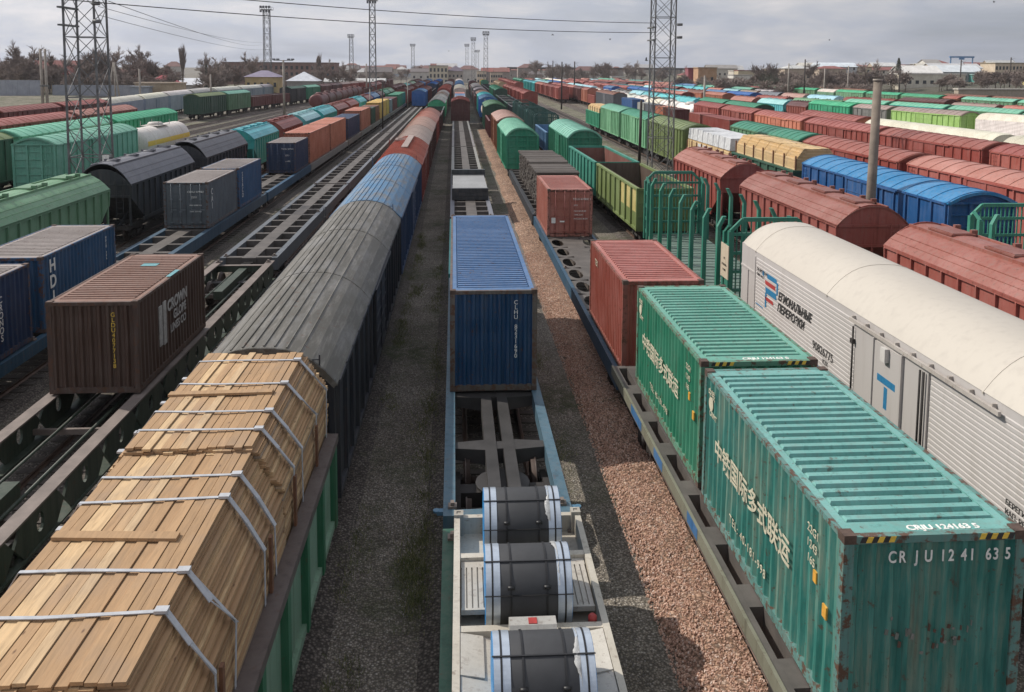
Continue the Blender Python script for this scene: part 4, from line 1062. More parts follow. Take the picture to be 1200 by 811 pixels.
for y0, cl, lb in ((16.42, (.025, .20, .115), 'clean green container with Chinese lettering, behind the faded teal one'), (9.97, (.032, .185, .155), 'faded teal green container with number CRJU 124163 5 on its end')):
    H = 2.69
    c = container(lb, R1.x(13), y0, 1.9, 6.058, H, cl, True, None, R1.rz(13), roofcol=(.11, .33, .25) if 'clean' in lb else (.135, .35, .315), paint='contpaint' if 'clean' in lb else 'contfaded')  # lighter roofcol: sky light on the roof put into its paint
    for o in c.children:
        if o.name.startswith('frame'): o.color = (cl[0]*1.2+.05, cl[1]*1.0+.03, cl[2]*1.05+.03, 1)
    zh_side(c, H); hazard(c, 6.058, H)
    if 'CRJU' in lb:
        rr = random.Random(2)
        for i in range(26):
            x = rr.uniform(-.6, .55); z = 1.15+rr.gauss(0, .12)+.25*abs(x); q = rr.uniform(.01, .03); hh = rr.uniform(.02, .11)
            b = MB(); b.hexa([(x-q, -3.022, z), (x+q*.6, -3.022, z-.01), (x+q*.6, -3.01, z-.01), (x-q, -3.01, z), (x-q*.5, -3.022, z+hh), (x+q, -3.022, z+hh*.8), (x+q, -3.01, z+hh*.8), (x-q*.5, -3.01, z+hh)]); put('scuff_mark', b.mesh('scuff_mark', ['paint']), c, col=rr.choice(((.2, .2, .18), (.09, .045, .03), (.14, .16, .14))))
    lettering('CRJU 124163 5', .155, 'top', (-.3, -2.85, H-.022), 'white', c, bold=.004)
    for ch, x in zip('CRJU1241635', (-.63, -.49, -.27, -.15, .06, .17, .34, .45, .67, .77, .93)):
        lettering(ch, .22, '-y', (x, -3.032, H-.31), 'white', c, bold=.003, wide=.72)
c = box_on(R1, 24.2, 6.058, 2.75, 'brick', 'nearer brick red container, right behind the green containers', z=1.52)
lettering('TEX', .3, '-x', (-1.226, 1.9, 2.2), 'ivory', c)
c = box_on(R1, 44.6, 6.058, 2.591, 'brick', 'farther brick red container with closed doors towards the camera', z=1.48, door='near')
for o in c.children:
    o.color = (.36, .12, .085, 1)
lettering('TCLU 610842 1', .15, '-y', (.15, -3.08, 2.05), 'white', c)
for z, s in ((1.72, '22G1'), (1.4, 'MAX GR 30.480'), (1.2, 'TARE 2.230'), (.98, 'PAYLOAD 28.250')): lettering(s, .1, '-y', (.2, -3.08, z), 'white', c)
b = MB(); b.box(-1.0, -.78, -3.075, -3.07, .75, 1.05); b.box(-.55, -.3, -3.075, -3.07, .8, .88); put('placard', b.mesh('placard', ['white']), c)
wagon(R1, 51.8, 75.0, 'flat', 'black', label='black skeleton flat under the stacked dark crates', style='skel', near=True)
st = thing('crate_stack', 'dark weathered stack of old wooden frames on the black flat', 'crates', (R1.x(62)+.55, 62, 1.47), R1.rz(62))
rr = random.Random(9)
for k, (ya, yb, zt) in enumerate(((-7.4, -2.4, 2.2), (-2.2, 2.9, 2.3), (3.1, 8.0, 2.15))):
    b = MB()
    for z in [i*.31 for i in range(int(zt/.31))]:
        for x in (-1.3, -.45, .45, 1.2): b.box(x, x+.12, ya+rr.uniform(-.06, .06), yb+rr.uniform(-.06, .06), z, z+.1)
        for i in range(9): y = ya+(yb-ya)*(i+.5)/9; b.box(-1.38+rr.uniform(-.05, .05), 1.38+rr.uniform(-.05, .05), y-.14, y+.14, z+.1, z+.27)
    for i in range(21):
        y = ya+(yb-ya)*(i+.5)/21; b.box(-1.42+rr.uniform(-.06, .06), 1.42+rr.uniform(-.06, .06), y-.125, y+.12, zt-.05, zt+.05+rr.uniform(0, .03))
    put('frame_pile', b.mesh('frame_pile', ['oldwood']), st)
wagon(R1, 76.8, 92, 'box', 'green', 'mint', label='green boxcar with mint roof facing the camera behind the dark crates', near=True, W=2.9, ze=4.4, zp=5.1, e=2.8)
wagon(R1, 93.6, 108.5, 'box', 'rust', 'pink', label='boxcar with dusty pink roof behind the mint roofed boxcar', W=2.9)
wagon(R1, 112, 126, 'gon', 'maroon'); wagon(R1, 128, 143, 'box', 'darkgreen', 'sage'); wagon(R1, 145, 157, 'tank', 'cream'); wagon(R1, 159, 174, 'box', 'blue', 'steelblue'); wagon(R1, 175.5, 190.5, 'box', 'teal', 'cyan'); wagon(R1, 192, 207, 'box', 'darkred', 'pink')
fill(R1, 210, 400, [('box', 'grey', 'lightgrey'), ('gon', 'darkred', None), ('box', 'darkred', 'maroon'), ('hop', 'grey', 'lightgrey'), ('flat', 'grey', None)][:4], 15)

# ================================================================== R2: white refrigerated wagon, stake wagon, gondolas
t = thing('refrigerated_wagon', 'white refrigerated wagon with slatted sides, black lettering and a blue T on its door', 'refrigerated wagon', (R2.x(19), 18.9, 0), R2.rz(19), 'refrigerated wagons in the yard')
L, W, ze, zp = 21.2, 3.1, 4.3, 5.12
b = MB(); b.box(-W/2, W/2, -L/2, L/2, 1.2, ze)
# pressed side: shallow horizontal laths
for s in (-1, 1):
    for ya, yb in ((-L/2+.15, -1.75), (1.75, L/2-1.5)):
        z = 1.5
        while z < 4.0:
            x0, x1 = (-W/2-.022, -W/2) if s < 0 else (W/2, W/2+.022)
            xo, xi = (x0, x1) if s < 0 else (x1, x0)
            b.prism([(xi, z), (xo, z+.012), (xo, z+.085), (xi, z+.1)], 'y', ya, yb); z += .118
    x0, x1 = (-W/2-.03, -W/2) if s < 0 else (W/2, W/2+.03)
    b.box(x0, x1, -L/2, L/2, 1.2, 1.36); b.box(x0, x1, L/2-1.45, L/2-1.38, 1.36, 4.1)
    b.box(x0, x1, L/2-.75, L/2-.7, 1.36, 3.5); b.box(x0, x1, L/2-1.38, L/2, 3.48, 3.54)
put('body', b.mesh('body', ['smooth']), t, col=(.50, .47, .45))
rf = put('roof', reefer_roof(L, W, ze, zp), t, col=(.50, .455, .39)); rf.data.materials[0] = M['smooth']
for s in (-1, 1):
    b = MB(); sg = lambda a, c: (min(s*a, s*c), max(s*a, s*c))
    b.box(*sg(W/2+.002, W/2+.05), -1.7, 1.7, 1.3, 4.0); b.box(*sg(W/2+.05, W/2+.085), -.62, .62, 1.34, 3.95)
    for y in (-.66, .66): b.box(*sg(W/2+.05, W/2+.12), y-.04, y+.04, 1.3, 4.0)
    d = put('sliding_door', b.mesh('sliding_door', ['smooth']), t, col=(.48, .45, .43))
    b = MB(); b.bar((s*(W/2+.11), 1.9, 4.1), (s*(W/2+.11), -4.2, 4.1), .06, .09)
    for i in range(9): b.box(*sg(W/2, W/2+.1), 1.8-i*.72, 1.86-i*.72, 4.1, 4.2)
    put('door_rail', b.mesh('door_rail', ['paint']), t, col=(.42, .38, .34))
    b = MB()
    for y in (1.72, -1.45, -1.6): b.tube((s*(W/2+.1), y, 1.3), (s*(W/2+.1), y, 3.95), .025, n=6)
    for z in (1.6, 3.5): b.box(*sg(W/2+.06, W/2+.14), 1.66, 1.8, z, z+.12)
    put('lock_rod', b.mesh('lock_rod', ['under']), d)
    b = MB(); b.box(*sg(W/2+.086, W/2+.11), -.58, .55, 1.36, 1.95)
    for i in range(6): b.box(*sg(W/2+.11, W/2+.13), -.55+i*.19, -.47+i*.19, 1.4, 1.9)
    put('vent_grille', b.mesh('vent_grille', ['under']), d)
    b = MB(); b.box(*sg(W/2+.09, W/2+.2), -.1, .12, 3.62, 3.95); put('lamp_box', b.mesh('lamp_box', ['paint']), d, col=(.55, .53, .5))
x = -W/2-.088
b = MB(); b.box(x, x+.004, -.42, .42, 3.03, 3.2); b.box(x, x+.004, -.08, .08, 2.45, 2.98); put('letter_mark', b.mesh('letter_mark', ['bluemark']), t)
x = -W/2-.027
b = MB(); b.box(x, x+.004, 1.8, 4.9, 2.08, 2.13); b.box(x, x+.004, L/2-2.3, L/2-1.6, 2.5, 2.54); b.box(x, x+.004, -L/2+.2, -1.8, 2.16, 2.24); put('blue_line', b.mesh('blue_line', ['bluemark']), t)
b = MB(); b.box(x, x+.004, -L/2+.2, -1.8, 2.02, 2.05); put('red_line', b.mesh('red_line', ['redmark']), t)
# striped letter P of the fleet mark
yl = 8.1
b = MB(); R_ = MB()
for z0, z1, ya, yb, tgt in ((3.62, 3.78, yl-.95, yl-.1, b), (3.38, 3.52, yl-.85, yl+.05, R_), (3.1, 3.3, yl-.95, yl, b), (2.86, 2.98, yl-.7, yl, R_)): tgt.hexa([(x, ya, z0), (x+.004, ya, z0), (x+.004, yb, z0), (x, yb, z0), (x, ya+.05, z1), (x+.004, ya+.05, z1), (x+.004, yb+.05, z1), (x, yb+.05, z1)])
b.box(x, x+.004, yl-.08, yl+.05, 2.62, 3.1); b.box(x, x+.004, yl-1.05, yl-.93, 3.28, 3.68); b.lathe([(0, .09), (.004, .09)], (x, yl+.28, 3.7), 'x', 14)
put('emblem', b.mesh('emblem', ['bluemark']), t); put('emblem', R_.mesh('emblem', ['redmark']), t)
lettering('ЕГИОНАЛЬНЫЕ', .37, '-x', (x, yl-1.1, 3.3), 'blackmark', t, shear=.3, bold=.012, wide=.9); lettering('ПЕРЕВОЗКИ', .37, '-x', (x, yl-1.05, 2.92), 'blackmark', t, shear=.3, bold=.012, wide=.95)
lettering('90826775', .34, '-x', (x, 4.3, 2.62), 'blackmark', t); lettering('КЗХ', .18, '-x', (x, 3.6, 2.36), 'blackmark', t)
lettering('СВ. БРУТТО 84 Т', .13, '-x', (x, L/2-1.62, 3.72), 'blackmark', t); lettering('ТАРА 34,5 Т', .13, '-x', (x, L/2-1.62, 3.55), 'blackmark', t)
lettering('БЕРЕГИТЕ РОЛИКИ', .15, '-x', (x, -4.4, 2.5), 'blackmark', t); lettering('КАП. РЕМОНТ 05.19', .15, '-x', (x, -4.4, 2.32), 'blackmark', t)
gear(t, L, True, 1.2)

def bulkhead(W, z0, z1, sign=False):
    """end wall of a timber wagon: chamfered frame, rails and thin bars"""
    b = MB(); h = W/2; c = .45
    for s in (-1, 1):
        b.bar((s*(h-.05), 0, z0), (s*(h-.05), 0, z1-c), .2, .2); b.bar((s*(h-.05), 0, z1-c), (s*(h-.05-c), 0, z1), .13, .13)
        b.bar((s*(h-.05), -.62, z0), (s*(h-.05), -.62, z1-c-.1), .18, .18)
        b.bar((s*(h-.05), -.62, z1-c-.1), (s*(h-.05), -.15, z1-c+.2), .1, .1)
        for k in range(4): z = z0+.45+k*(z1-c-z0-.4)/4; b.bar((s*(h-.05), -.62, z), (s*(h-.05), 0, z), .09, .2)
    b.bar((-(h-.05-c), 0, z1), (h-.05-c, 0, z1), .15, .15)
    for k in range(5): b.bar((-h+.05, 0, z0+.2+k*(z1-c-z0-.1)/4.3), (h-.05, 0, z0+.2+k*(z1-c-z0-.1)/4.3), .11, .11)
    n = 16
    for i in range(1, n):
        x = -h+.1+(W-.2)*i/n; top = z1-max(0, c-(h-abs(x)))
        b.bar((x, .02, z0), (x, .02, top), .045, .045)
    return b.mesh('bulkhead', ['paint'])
def stake_mesh(z0, z1):
    b = MB(); b.hexa([(-.1, -.1, z0), (.08, -.1, z0), (.08, .1, z0), (-.1, .1, z0), (-.08, -.1, z1-.4), (.06, -.1, z1-.4), (.06, .1, z1-.4), (-.08, .1, z1-.4)])
    b.hexa([(-.08, -.1, z1-.4), (.06, -.1, z1-.4), (.06, .1, z1-.4), (-.08, .1, z1-.4), (.12, -.09, z1), (.26, -.09, z1), (.26, .09, z1), (.12, .09, z1)])
    return b.mesh('stake', ['paint'])
def stake_wagon(row_, y0, y1, label, col, sign=False, ns=7, near=True, ztop=4.72):
    L = y1-y0; ym = (y0+y1)/2; row_.n += 1
    t = thing('timber_stake_wagon', label, 'timber wagon', (row_.x(ym), ym, 0), row_.rz(ym), 'timber stake wagons')
    b = MB(); n = int(L/.55)
    for i in range(n): y = -L/2+(L)*i/n; b.box(-1.42, 1.42, y+.02, y+L/n-.09, 1.36, 1.43)
    b.box(-1.5, -1.42, -L/2, L/2, 1.15, 1.44); b.box(1.42, 1.5, -L/2, L/2, 1.15, 1.44)
    put('deck', b.mesh('deck', ['paint']), t, col=(.11, .17, .14))
    put('bulkhead', cached('bulk', lambda: bulkhead(3.1, 1.2, 4.85)), t, (0, L/2-.1, 0), col=col)
    put('bulkhead', cached('bulk', lambda: bulkhead(3.1, 1.2, 4.85)), t, (0, -L/2+.1, 0), (0, 0, PI), col=col)
    for i in range(ns):
        y = -L/2+1.55+(L-3.1)*i/(ns-1)
        for s in (0, PI): put('stake', cached(('stk', ztop), lambda: stake_mesh(1.2, ztop)), t, (-1.5 if s == 0 else 1.5, y, 0), (0, 0, s), col=jit(col, .1))
    if sign:
        b = MB(); b.box(-1.62, -1.59, -L/2-.05, -L/2+.85, 2.55, 3.85); p = put('sign_panel', b.mesh('sign_panel', ['paint']), t, col=(.55, .46, .34))
        for z, s_ in ((3.3, 'ЛЕС'), (3.05, 'НЕ СПУСКАТЬ'), (2.85, 'С ГОРКИ')): lettering(s_, .11, '-x', (-1.623, -L/2+.4, z), 'blackmark', p, align='CENTER', wide=.75)
    gear(t, L, near)
    return t
stake_wagon(R2, 30.9, 45.6, 'empty dark green timber wagon with bent stakes and a cream sign by the white wagon', (.015, .17, .115), True)
wagon(R2, 46.9, 59.6, 'gon', 'olive', label='empty olive and yellow open gondola behind the green stake wagon', zt=3.75)
wagon(R2, 60.4, 73.2, 'gon', 'teal', label='teal green open gondola with rusty inside behind the olive gondola', zt=3.75, near=True)
for o in list(COLL.objects):
    if o.get('label', '').startswith('empty olive and yellow'):
        b = MB(); b.box(-1.478, -1.47, -6.2, 6.2, 1.4, 3.8); b.box(1.47, 1.478, -6.2, 6.2, 1.4, 3.8); b.box(-1.47, 1.47, 6.26, 6.268, 1.4, 3.8)
        put('lining', b.mesh('lining', ['paint']), o, col=(.075, .048, .034))
        b = MB()
        for i in range(3): b.box(-1.556, -1.55, -5.9+i*1.58, -4.9+i*1.58, 2.3, 3.6)
        put('faded_panel', b.mesh('faded_panel', ['paint']), o, col=(.5, .42, .15))
    if o.get('label', '').startswith('teal green open'):
        for c in o.children:
            if c.name.startswith('body'): c.color = (.03, .22, .16, 1)
        b = MB(); b.box(-1.478, -1.47, -6.2, 6.2, 1.4, 3.6); b.box(1.47, 1.478, -6.2, 6.2, 1.4, 3.6); b.box(-1.47, 1.47, 6.31, 6.318, 1.4, 3.6)
        put('lining', b.mesh('lining', ['paint']), o, col=(.17, .06, .045))
wagon(R2, 74.6, 90, 'box', 'green', 'mint', label='green boxcar with mint roof behind the teal gondola', near=True, W=3.0, ze=4.4, zp=5.1, e=2.8)
wagon(R2, 92, 105, 'gon', 'steelblue')
for i, y in enumerate((107, 122, 137)): stake_wagon(R2, y, y+14, '%s dark green stake wagon beyond the blue gondola' % ('nearest', 'middle', 'farthest')[i], (.02, .085, .075), near=False, ns=6)
for y in (153, 167.5, 182, 196.5, 211): wagon(R2, y, y+13, 'gon', 'darkgreen' if y in (167.5, 211) else 'black', load='coal')
wagon(R2, 226, 241, 'box', 'darkgreen', 'green')
fill(R2, 243, 400, [('gon', 'darkgreen', None), ('box', 'yellow', 'yellow'), ('box', 'green', 'green'), ('gon', 'black', None)], 16)

# ================================================================== R3
wagon(R3, 17.3, 30.6, 'hop', 'brick', 'hoproof', label='nearest brick red hopper wagon at the right frame edge', ze=3.95)
wagon(R3, 34.6, 46.9, 'hop', 'brick', 'hoproof', label='brick red hopper wagon with flat roof hatches behind the white wagon', ze=3.95)
wagon(R3, 50.4, 61.5, 'hop', 'red', 'hoproof', label='farthest of the three brick red hopper wagons, below the lattice mast', ze=3.95, near=True)
for y in (196, 212, 228, 244, 260, 276): wagon(R3, y, y+14.6, 'box', 'red', 'brick')
fill(R3, 293, 400, [('box', 'red', 'brick'), ('box', 'tan', 'tan'), ('gon', 'tan', None)], 17)

# ================================================================== R4
stake_wagon(R4, 20.4, 34.2, 'green timber wagon with barred end wall in front of the deep blue boxcar', (.03, .22, .15), ns=5, ztop=4.7)
wagon(R4, 35.8, 51.6, 'box', 'blue', 'blue', label='deep blue boxcar with ribbed bright blue roof behind the concrete pole', ze=4.7, zp=5.18)
for o in COLL.objects:
    if o.get('label', '').startswith('deep blue'):
        for c in o.children:
            if c.name.startswith(('body', 'sliding')): c.color = (.004, .075, .23, 1)
            if c.name.startswith('roof'): c.color = (.004, .17, .38, 1)
        lettering('2416', .5, '-x', (-1.61, 7.0, 2.1), 'white', o)
wagon(R4, 53.0, 65.4, 'gon', 'darkgreen', label='dark green gondola loaded with fresh pale timber', zt=4.0)
def pale_stack(x, y, z, L, hw, zt, ch, label, n):
    t = thing('timber_stack', label, 'timber', (x, y, z), 0); seg = L/n
    for i in range(n):
        b = MB(); rr = random.Random(i+int(y)); ya = -L/2+i*seg+.04; yb = ya+seg-.08; k = 0; zz = 0
        while zz < zt-.05:
            f = max(0, (zz-(zt-ch))/ch) if ch else 0; hx = hw-f*.5
            for s in (-1, 1): b.box(min(s*hx, s*(hx-.3)), max(s*hx, s*(hx-.3)), ya+rr.uniform(-.02, .02), yb+rr.uniform(-.02, .02), zz, zz+.09)
            for e in (ya, yb-.3): b.box(-hx+.3, hx-.3, e, e+.3, zz, zz+.09)
            zz += .095
        plank_sheets(b, -hw+.5*(ch > 0), hw-.5*(ch > 0), ya, yb, zz+.06, .2, .06, rr)
        put('board_bundle', b.mesh('board_bundle', ['palebeam']), t)
    for i in range(n+1):
        for s in (-1, 1):
            b = MB(); y_ = -L/2+i*seg; b.box(s*(hw+.03)-.04, s*(hw+.03)+.04, y_-.06, y_+.06, 0, zt-ch*.6)
            put('stake', b.mesh('stake', ['rustwood']), t)
    return t
M['wrapping'] = plain_mat('white_wrap', (.6, .6, .6), .45, 0, .3, 2.5, .5)
pale_stack(R4.x(59), 59.2, 2.4, 11.9, 1.36, 2.95, .7, 'fresh pale timber stacked high in the dark green gondola', 6)
wagon(R4, 66.4, 79.4, 'flat', 'slate', style='skel', near=True, label='low flat wagon under the wrapped timber by the lattice mast')
ps = pale_stack(R4.x(73), 72.9, 1.47, 12.6, 1.42, 2.35, 0, 'orange timber packs with white wrapped tops ahead of the olive boxcar', 8)
b = MB(); rr = random.Random(3); seg = 12.6/8
for i in range(8):
    ya = -6.3+i*seg+.05; yb = ya+seg-.1
    b.hexa([(-1.4, ya, 2.5), (1.4, ya, 2.5), (1.4, yb, 2.5), (-1.4, yb, 2.5), (-1.32, ya+.06, 3.5+rr.uniform(-.06, .06)), (1.32, ya+.06, 3.5), (1.32, yb-.06, 3.52), (-1.32, yb-.06, 3.5+rr.uniform(-.06, .06))])
put('white_wrap', b.mesh('white_wrap', ['wrapping']), ps)
b = MB()
for i in (2, 3, 4): ya = -6.3+(7-i)*seg+.15; b.box(-1.475, -1.44, ya, ya+seg*.6, .2, 2.3)
put('white_sheet', b.mesh('white_sheet', ['wrapping']), ps)
wagon(R4, 80.2, 95.2, 'box', 'olive', 'olive', label='olive green boxcar directly behind the lattice mast', near=False)
wagon(R4, 96.8, 111.8, 'box', 'sage', 'green', label='worn green boxcar with peeling roof next to the olive one', near=False)
wagon(R4, 113.4, 128.6, 'box', 'sage', 'mint', label='light green boxcar with bright green roof, second beyond the lattice mast', near=False)
for o in COLL.objects:
    if o.get('label', '').startswith(('worn green', 'light green boxcar')):
        for c in o.children:
            if not c.name.startswith(('under', 'roof')): c.color = (.14, .36, .19, 1)
wagon(R4, 130, 143.4, 'gon', 'green', label='green gondola loaded with orange timber at the end of the green boxcars', zt=3.6)
pale_stack(R4.x(136), 136.7, 2.2, 12, 1.36, 2.4, .4, 'orange timber load in the green gondola', 5)

# ================================================================== R5 and the rows beyond it
wagon(R5, 18.5, 33.5, 'box', 'brick', 'salmon')
wagon(R5, 35.2, 51.2, 'box', 'brick', 'salmon', label='boxcar with ribbed salmon roof behind the deep blue boxcar')
wagon(R5, 52.4, 67.4, 'box', 'red', 'brick'); wagon(R5, 68.6, 86, 'box', 'sage', 'green')
for y in (253, 269.5, 286): wagon(R5, y, y+15, 'box', 'brick', 'red')
fill(R5, 304, 470, COL_REDS+[('box', 'teal', 'cyan'), ('box', 'green', 'mint')], 21)
wagon(R5b, 104.6, 118.2, 'flat', 'grey', style='skel'); wagon(R5b, 118.6, 132, 'flat', 'grey', style='skel'); wagon(R5b, 132.4, 158, 'flat', 'grey', style='skel'); wagon(R5b, 166, 186, 'flat', 'grey', style='skel')
for y, L_, H_, cl, lb in ((105.5, 12.19, 2.591, 'red', 'long dark red container in front of the brick boxcars'), (118.9, 6.058, 2.591, 'brick', 'short red container behind the long dark red container'),
    (133.4, 6.058, 2.591, 'maroon', 'maroon container showing its doors beside the last white tank'), (141.5, 6.058, 2.591, 'orange', 'small orange container seen through the lattice mast'),
    (150, 6.058, 2.591, 'slate', 'dark slate container next to the blue container'), (157.0, 6.058, 2.591, 'lightgrey', 'light grey container next to the blue container'), (168.2, 12.19, 2.896, 'steelblue', 'blue container standing behind the light green boxcar')):
    c = box_on(R5b, y, L_, H_, cl, lb, near=False)
    if cl == 'steelblue':
        for o in c.children: o.color = (.03, .11, .28, 1)
wagon(R5b, 189, 215, 'box', 'slate', 'rust'); wagon(R5b, 217.5, 230, 'gon', 'brick'); wagon(R5b, 231.5, 244, 'box', 'orange', 'brick'); wagon(R5b, 246, 261, 'box', 'maroon', 'darkred')
fill(R5b, 263, 470, COL_REDS+[('box', 'red', 'sky'), ('gon', 'darkgreen', None)], 22)
for y0, y1, c, r in ((27, 42.5, 'brick', 'brick'), (43.8, 59.4, 'brick', 'red'), (60.6, 76, 'red', 'brick'), (77.2, 93, 'red', 'brick'), (94.3, 110, 'orange', 'brick'), (111.2, 124.6, 'brick', 'red'), (125.8, 140, 'red', 'red')): wagon(R6, y0, y1, 'box', c, r)
for i in range(8): wagon(R6, 142.2+i*12.9, 153.8+i*12.9, 'tank', 'white' if i != 2 else 'cream')
fill(R6, 247, 470, [('reef', 'white', 'sky'), ('hop', 'cyan', 'sky'), ('tank', 'white', None), ('box', 'blue', 'blue'), ('box', 'red', 'brick'), ('box', 'green', 'mint')], 23)
wagon(R6b, 52, 68.5, 'reef', 'white', 'cream'); wagon(R6b, 70, 92.4, 'reef', 'white', 'cream'); wagon(R6b, 94, 110, 'box', 'orange', 'brick')
wagon(R6b, 128, 143, 'box', 'darkgreen', 'green'); wagon(R6b, 144.5, 159.5, 'box', 'darkgreen', 'green')
wagon(R6b, 165, 180, 'hop', 'cyan', 'cyan'); wagon(R6b, 181.5, 196.5, 'hop', 'cyan', 'cyan'); wagon(R6b, 198, 213, 'hop', 'cyan', 'cyan'); wagon(R6b, 214.5, 229, 'hop', 'cyan', 'sky')
fill(R6b, 231, 480, COL_MIX, 24)
fill(R8c, 182, 480, COL_REDS+[('box', 'blue', 'blue'), ('box', 'orange', 'brick')], 25)
wagon(R7, 86, 105.6, 'reef', 'white', 'cream'); wagon(R7, 106.8, 121.4, 'box', 'lime', 'dusty'); wagon(R7, 122.6, 131, 'box', 'grey', 'dusty', label='short grey boxcar with dusty roof next to the lime green one')
wagon(R7, 132.2, 146.8, 'box', 'brightgreen', 'brightgreen', label='bright green boxcar behind the top of the concrete pole')
wagon(R7, 148, 156, 'hop', 'red', 'maroon'); wagon(R7, 157.4, 169.2, 'hop', 'cyan', 'sky', label='bright cyan hopper wagon with sloping ends and a yellow mark'); wagon(R7, 172.2, 183.6, 'hop', 'red', 'salmon')
wagon(R7, 188, 202, 'box', 'orange', 'orange'); wagon(R7, 204, 217, 'box', 'orange', 'rust'); wagon(R7, 219, 232, 'hop', 'cyan', 'sky'); wagon(R7, 234, 247, 'hop', 'cyan', 'cyan')
fill(R7, 250, 490, COL_MIX, 26)
wagon(R8, 96, 110.6, 'box', 'sage', 'mint'); wagon(R8, 112, 126.4, 'box', 'sage', 'mint'); wagon(R8, 127.6, 141, 'box', 'teal', 'mint'); wagon(R8, 142.4, 154, 'box', 'brightgreen', 'mint'); wagon(R8, 156, 173, 'hop', 'sage', 'sage')
wagon(R8, 176, 190, 'hop', 'darkred', 'red'); wagon(R8, 193, 208, 'box', 'blue', 'blue'); wagon(R8, 209.5, 224.5, 'box', 'blue', 'steelblue')
fill(R8, 226, 490, COL_GREEN+COL_REDS, 27)
for y0, y1, k, c, r in ((108, 122, 'box', 'brick', 'dusty'), (124, 138, 'hop', 'red', 'salmon'), (139.5, 150, 'hop', 'red', 'dusty'), (151.5, 164, 'box', 'darkred', 'maroon'), (165.5, 180, 'hop', 'red', 'red'), (182, 195, 'hop', 'sky', 'sky'), (197, 209, 'hop', 'dusty', 'pink'), (211, 224, 'hop', 'black', 'slate'), (226, 238, 'hop', 'red', 'dusty'), (240, 252, 'hop', 'cyan', 'sky'), (254, 266, 'hop', 'red', 'salmon')): wagon(R9, y0, y1, k, c, r)
fill(R9, 268, 500, COL_GREEN, 28)
fill(R9b, 232, 500, COL_MIX, 29); fill(R9c, 254, 500, COL_GREEN, 30)
for y0, y1, c in ((138, 153.5, 'mint'), (155, 170.5, 'mint'), (172, 177, 'brick'), (178.5, 194, 'green'), (195.5, 211, 'green'), (212.5, 228, 'green'), (229.5, 240, 'cream'), (241.5, 257, 'green'), (258.5, 274, 'green'), (275.5, 291, 'green'), (292.5, 308, 'green'), (309.5, 325, 'mint'), (327, 342, 'mint')):
    wagon(R10, y0, y1, 'box' if c != 'cream' else 'reef', 'sage' if c != 'brick' else 'rust', c if c != 'green' else 'brightgreen')
for y0, y1 in ((160, 175), (177, 192), (230, 245), (247, 262)): wagon(R11, y0, y1, 'box', 'rust', 'rust')
fill(R4, 330, 470, COL_REDS, 31)

# ================================================================== ground, tracks, ballast
b = MB(); b.poly([(-4000, -300, 0), (4000, -300, 0), (4000, 7000, 0), (-4000, 7000, 0)])
struct('ground', b.mesh('ground', ['gravel']))
b = MB(); b.poly([(-90, -40, .004), (60, -40, .004), (80, 600, .004), (-90, 600, .004)])
struct('yard_gravel', b.mesh('yard_gravel', ['gravel']))
b = MB(); b.poly([(12.9, 30, .008), (21.0, 30, .008), (21.2, 420, .008), (12.4, 420, .008)]); struct('weedy_verge', b.mesh('weedy_verge', ['verge']))
b = MB(); b.poly([(23.6, 128, .009), (29.2, 128, .009), (29.8, 420, .009), (22, 420, .009)]); struct('weedy_verge', b.mesh('weedy_verge', ['verge']))
b = MB(); b.poly([(-54, 70, .008), (-33.5, 70, .008), (-34, 330, .008), (-44, 330, .008)]); struct('weedy_verge', b.mesh('weedy_verge', ['verge']))
def track(pts, y0, y1, bed='trackbed', sleepers=True):
    r = Row('', pts); step = 12 if len(pts) > 1 else (y1-y0)
    ys = [y0+i*step for i in range(int((y1-y0)/step)+1)]
    if ys[-1] < y1: ys.append(y1)
    b = MB(); k = 0
    prof = [(-1.75, .012), (-1.4, .085), (1.4, .085), (1.75, .012)]
    for y in ys:
        for dx, z in prof: b.v.append((r.x(y)+dx, y, z))
    for j in range(len(ys)-1):
        for i in range(3): b.face((j*4+i, j*4+i+1, j*4+5+i, j*4+4+i), 0, False)
    t = struct('railway_track', b.mesh('railway_track', [bed]))
    for s in (-1, 1):
        b = MB(); q = [(-.075, .1), (.075, .1), (.02, .14), (.035, .20), (-.035, .20), (-.02, .14)]
        for y in ys:
            for dx, z in q: b.v.append((r.x(y)+s*.795+dx, y, z+.012))
        for j in range(len(ys)-1):
            for i in range(6): i2 = (i+1) % 6; b.face((j*6+i, j*6+i2, j*6+6+i2, j*6+6+i))
        put('rail', b.mesh('rail', ['rail']), t)
    if sleepers:
        b = MB(); y = y0; ye = min(y1, 220)
        while y < ye: x = r.x(y); b.box(x-1.3, x+1.3, y-.13, y+.13, .06, .118); y += .62
        o = put('sleepers', b.mesh('sleepers', ['sleeper']), t); o['kind'] = 'stuff'
for k in ('L1', 'L2', 'L3', 'L4', 'L6', 'R0', 'R1', 'R2', 'R3', 'R4'): track(ROWS[k].pts, -15, 420)
for k in ('L7', 'L8', 'L8b', 'L9', 'R5', 'R5b', 'R6', 'R6b', 'R7', 'R8', 'R8c', 'R9', 'R10', 'R9b', 'R9c'):
    P = ROWS[k].pts; track(P, min(p[1] for p in P) if len(P) > 2 else 20, min(max(p[1] for p in P), 480), sleepers=False)
track([(-26, 0), (-26, 400)], -10, 400)
track([(-38.5, 112), (-37, 330)], 112, 330); track([(-42.5, 122), (-39.5, 330)], 122, 330); track([(-47.5, 122), (-41, 300)], 122, 300)
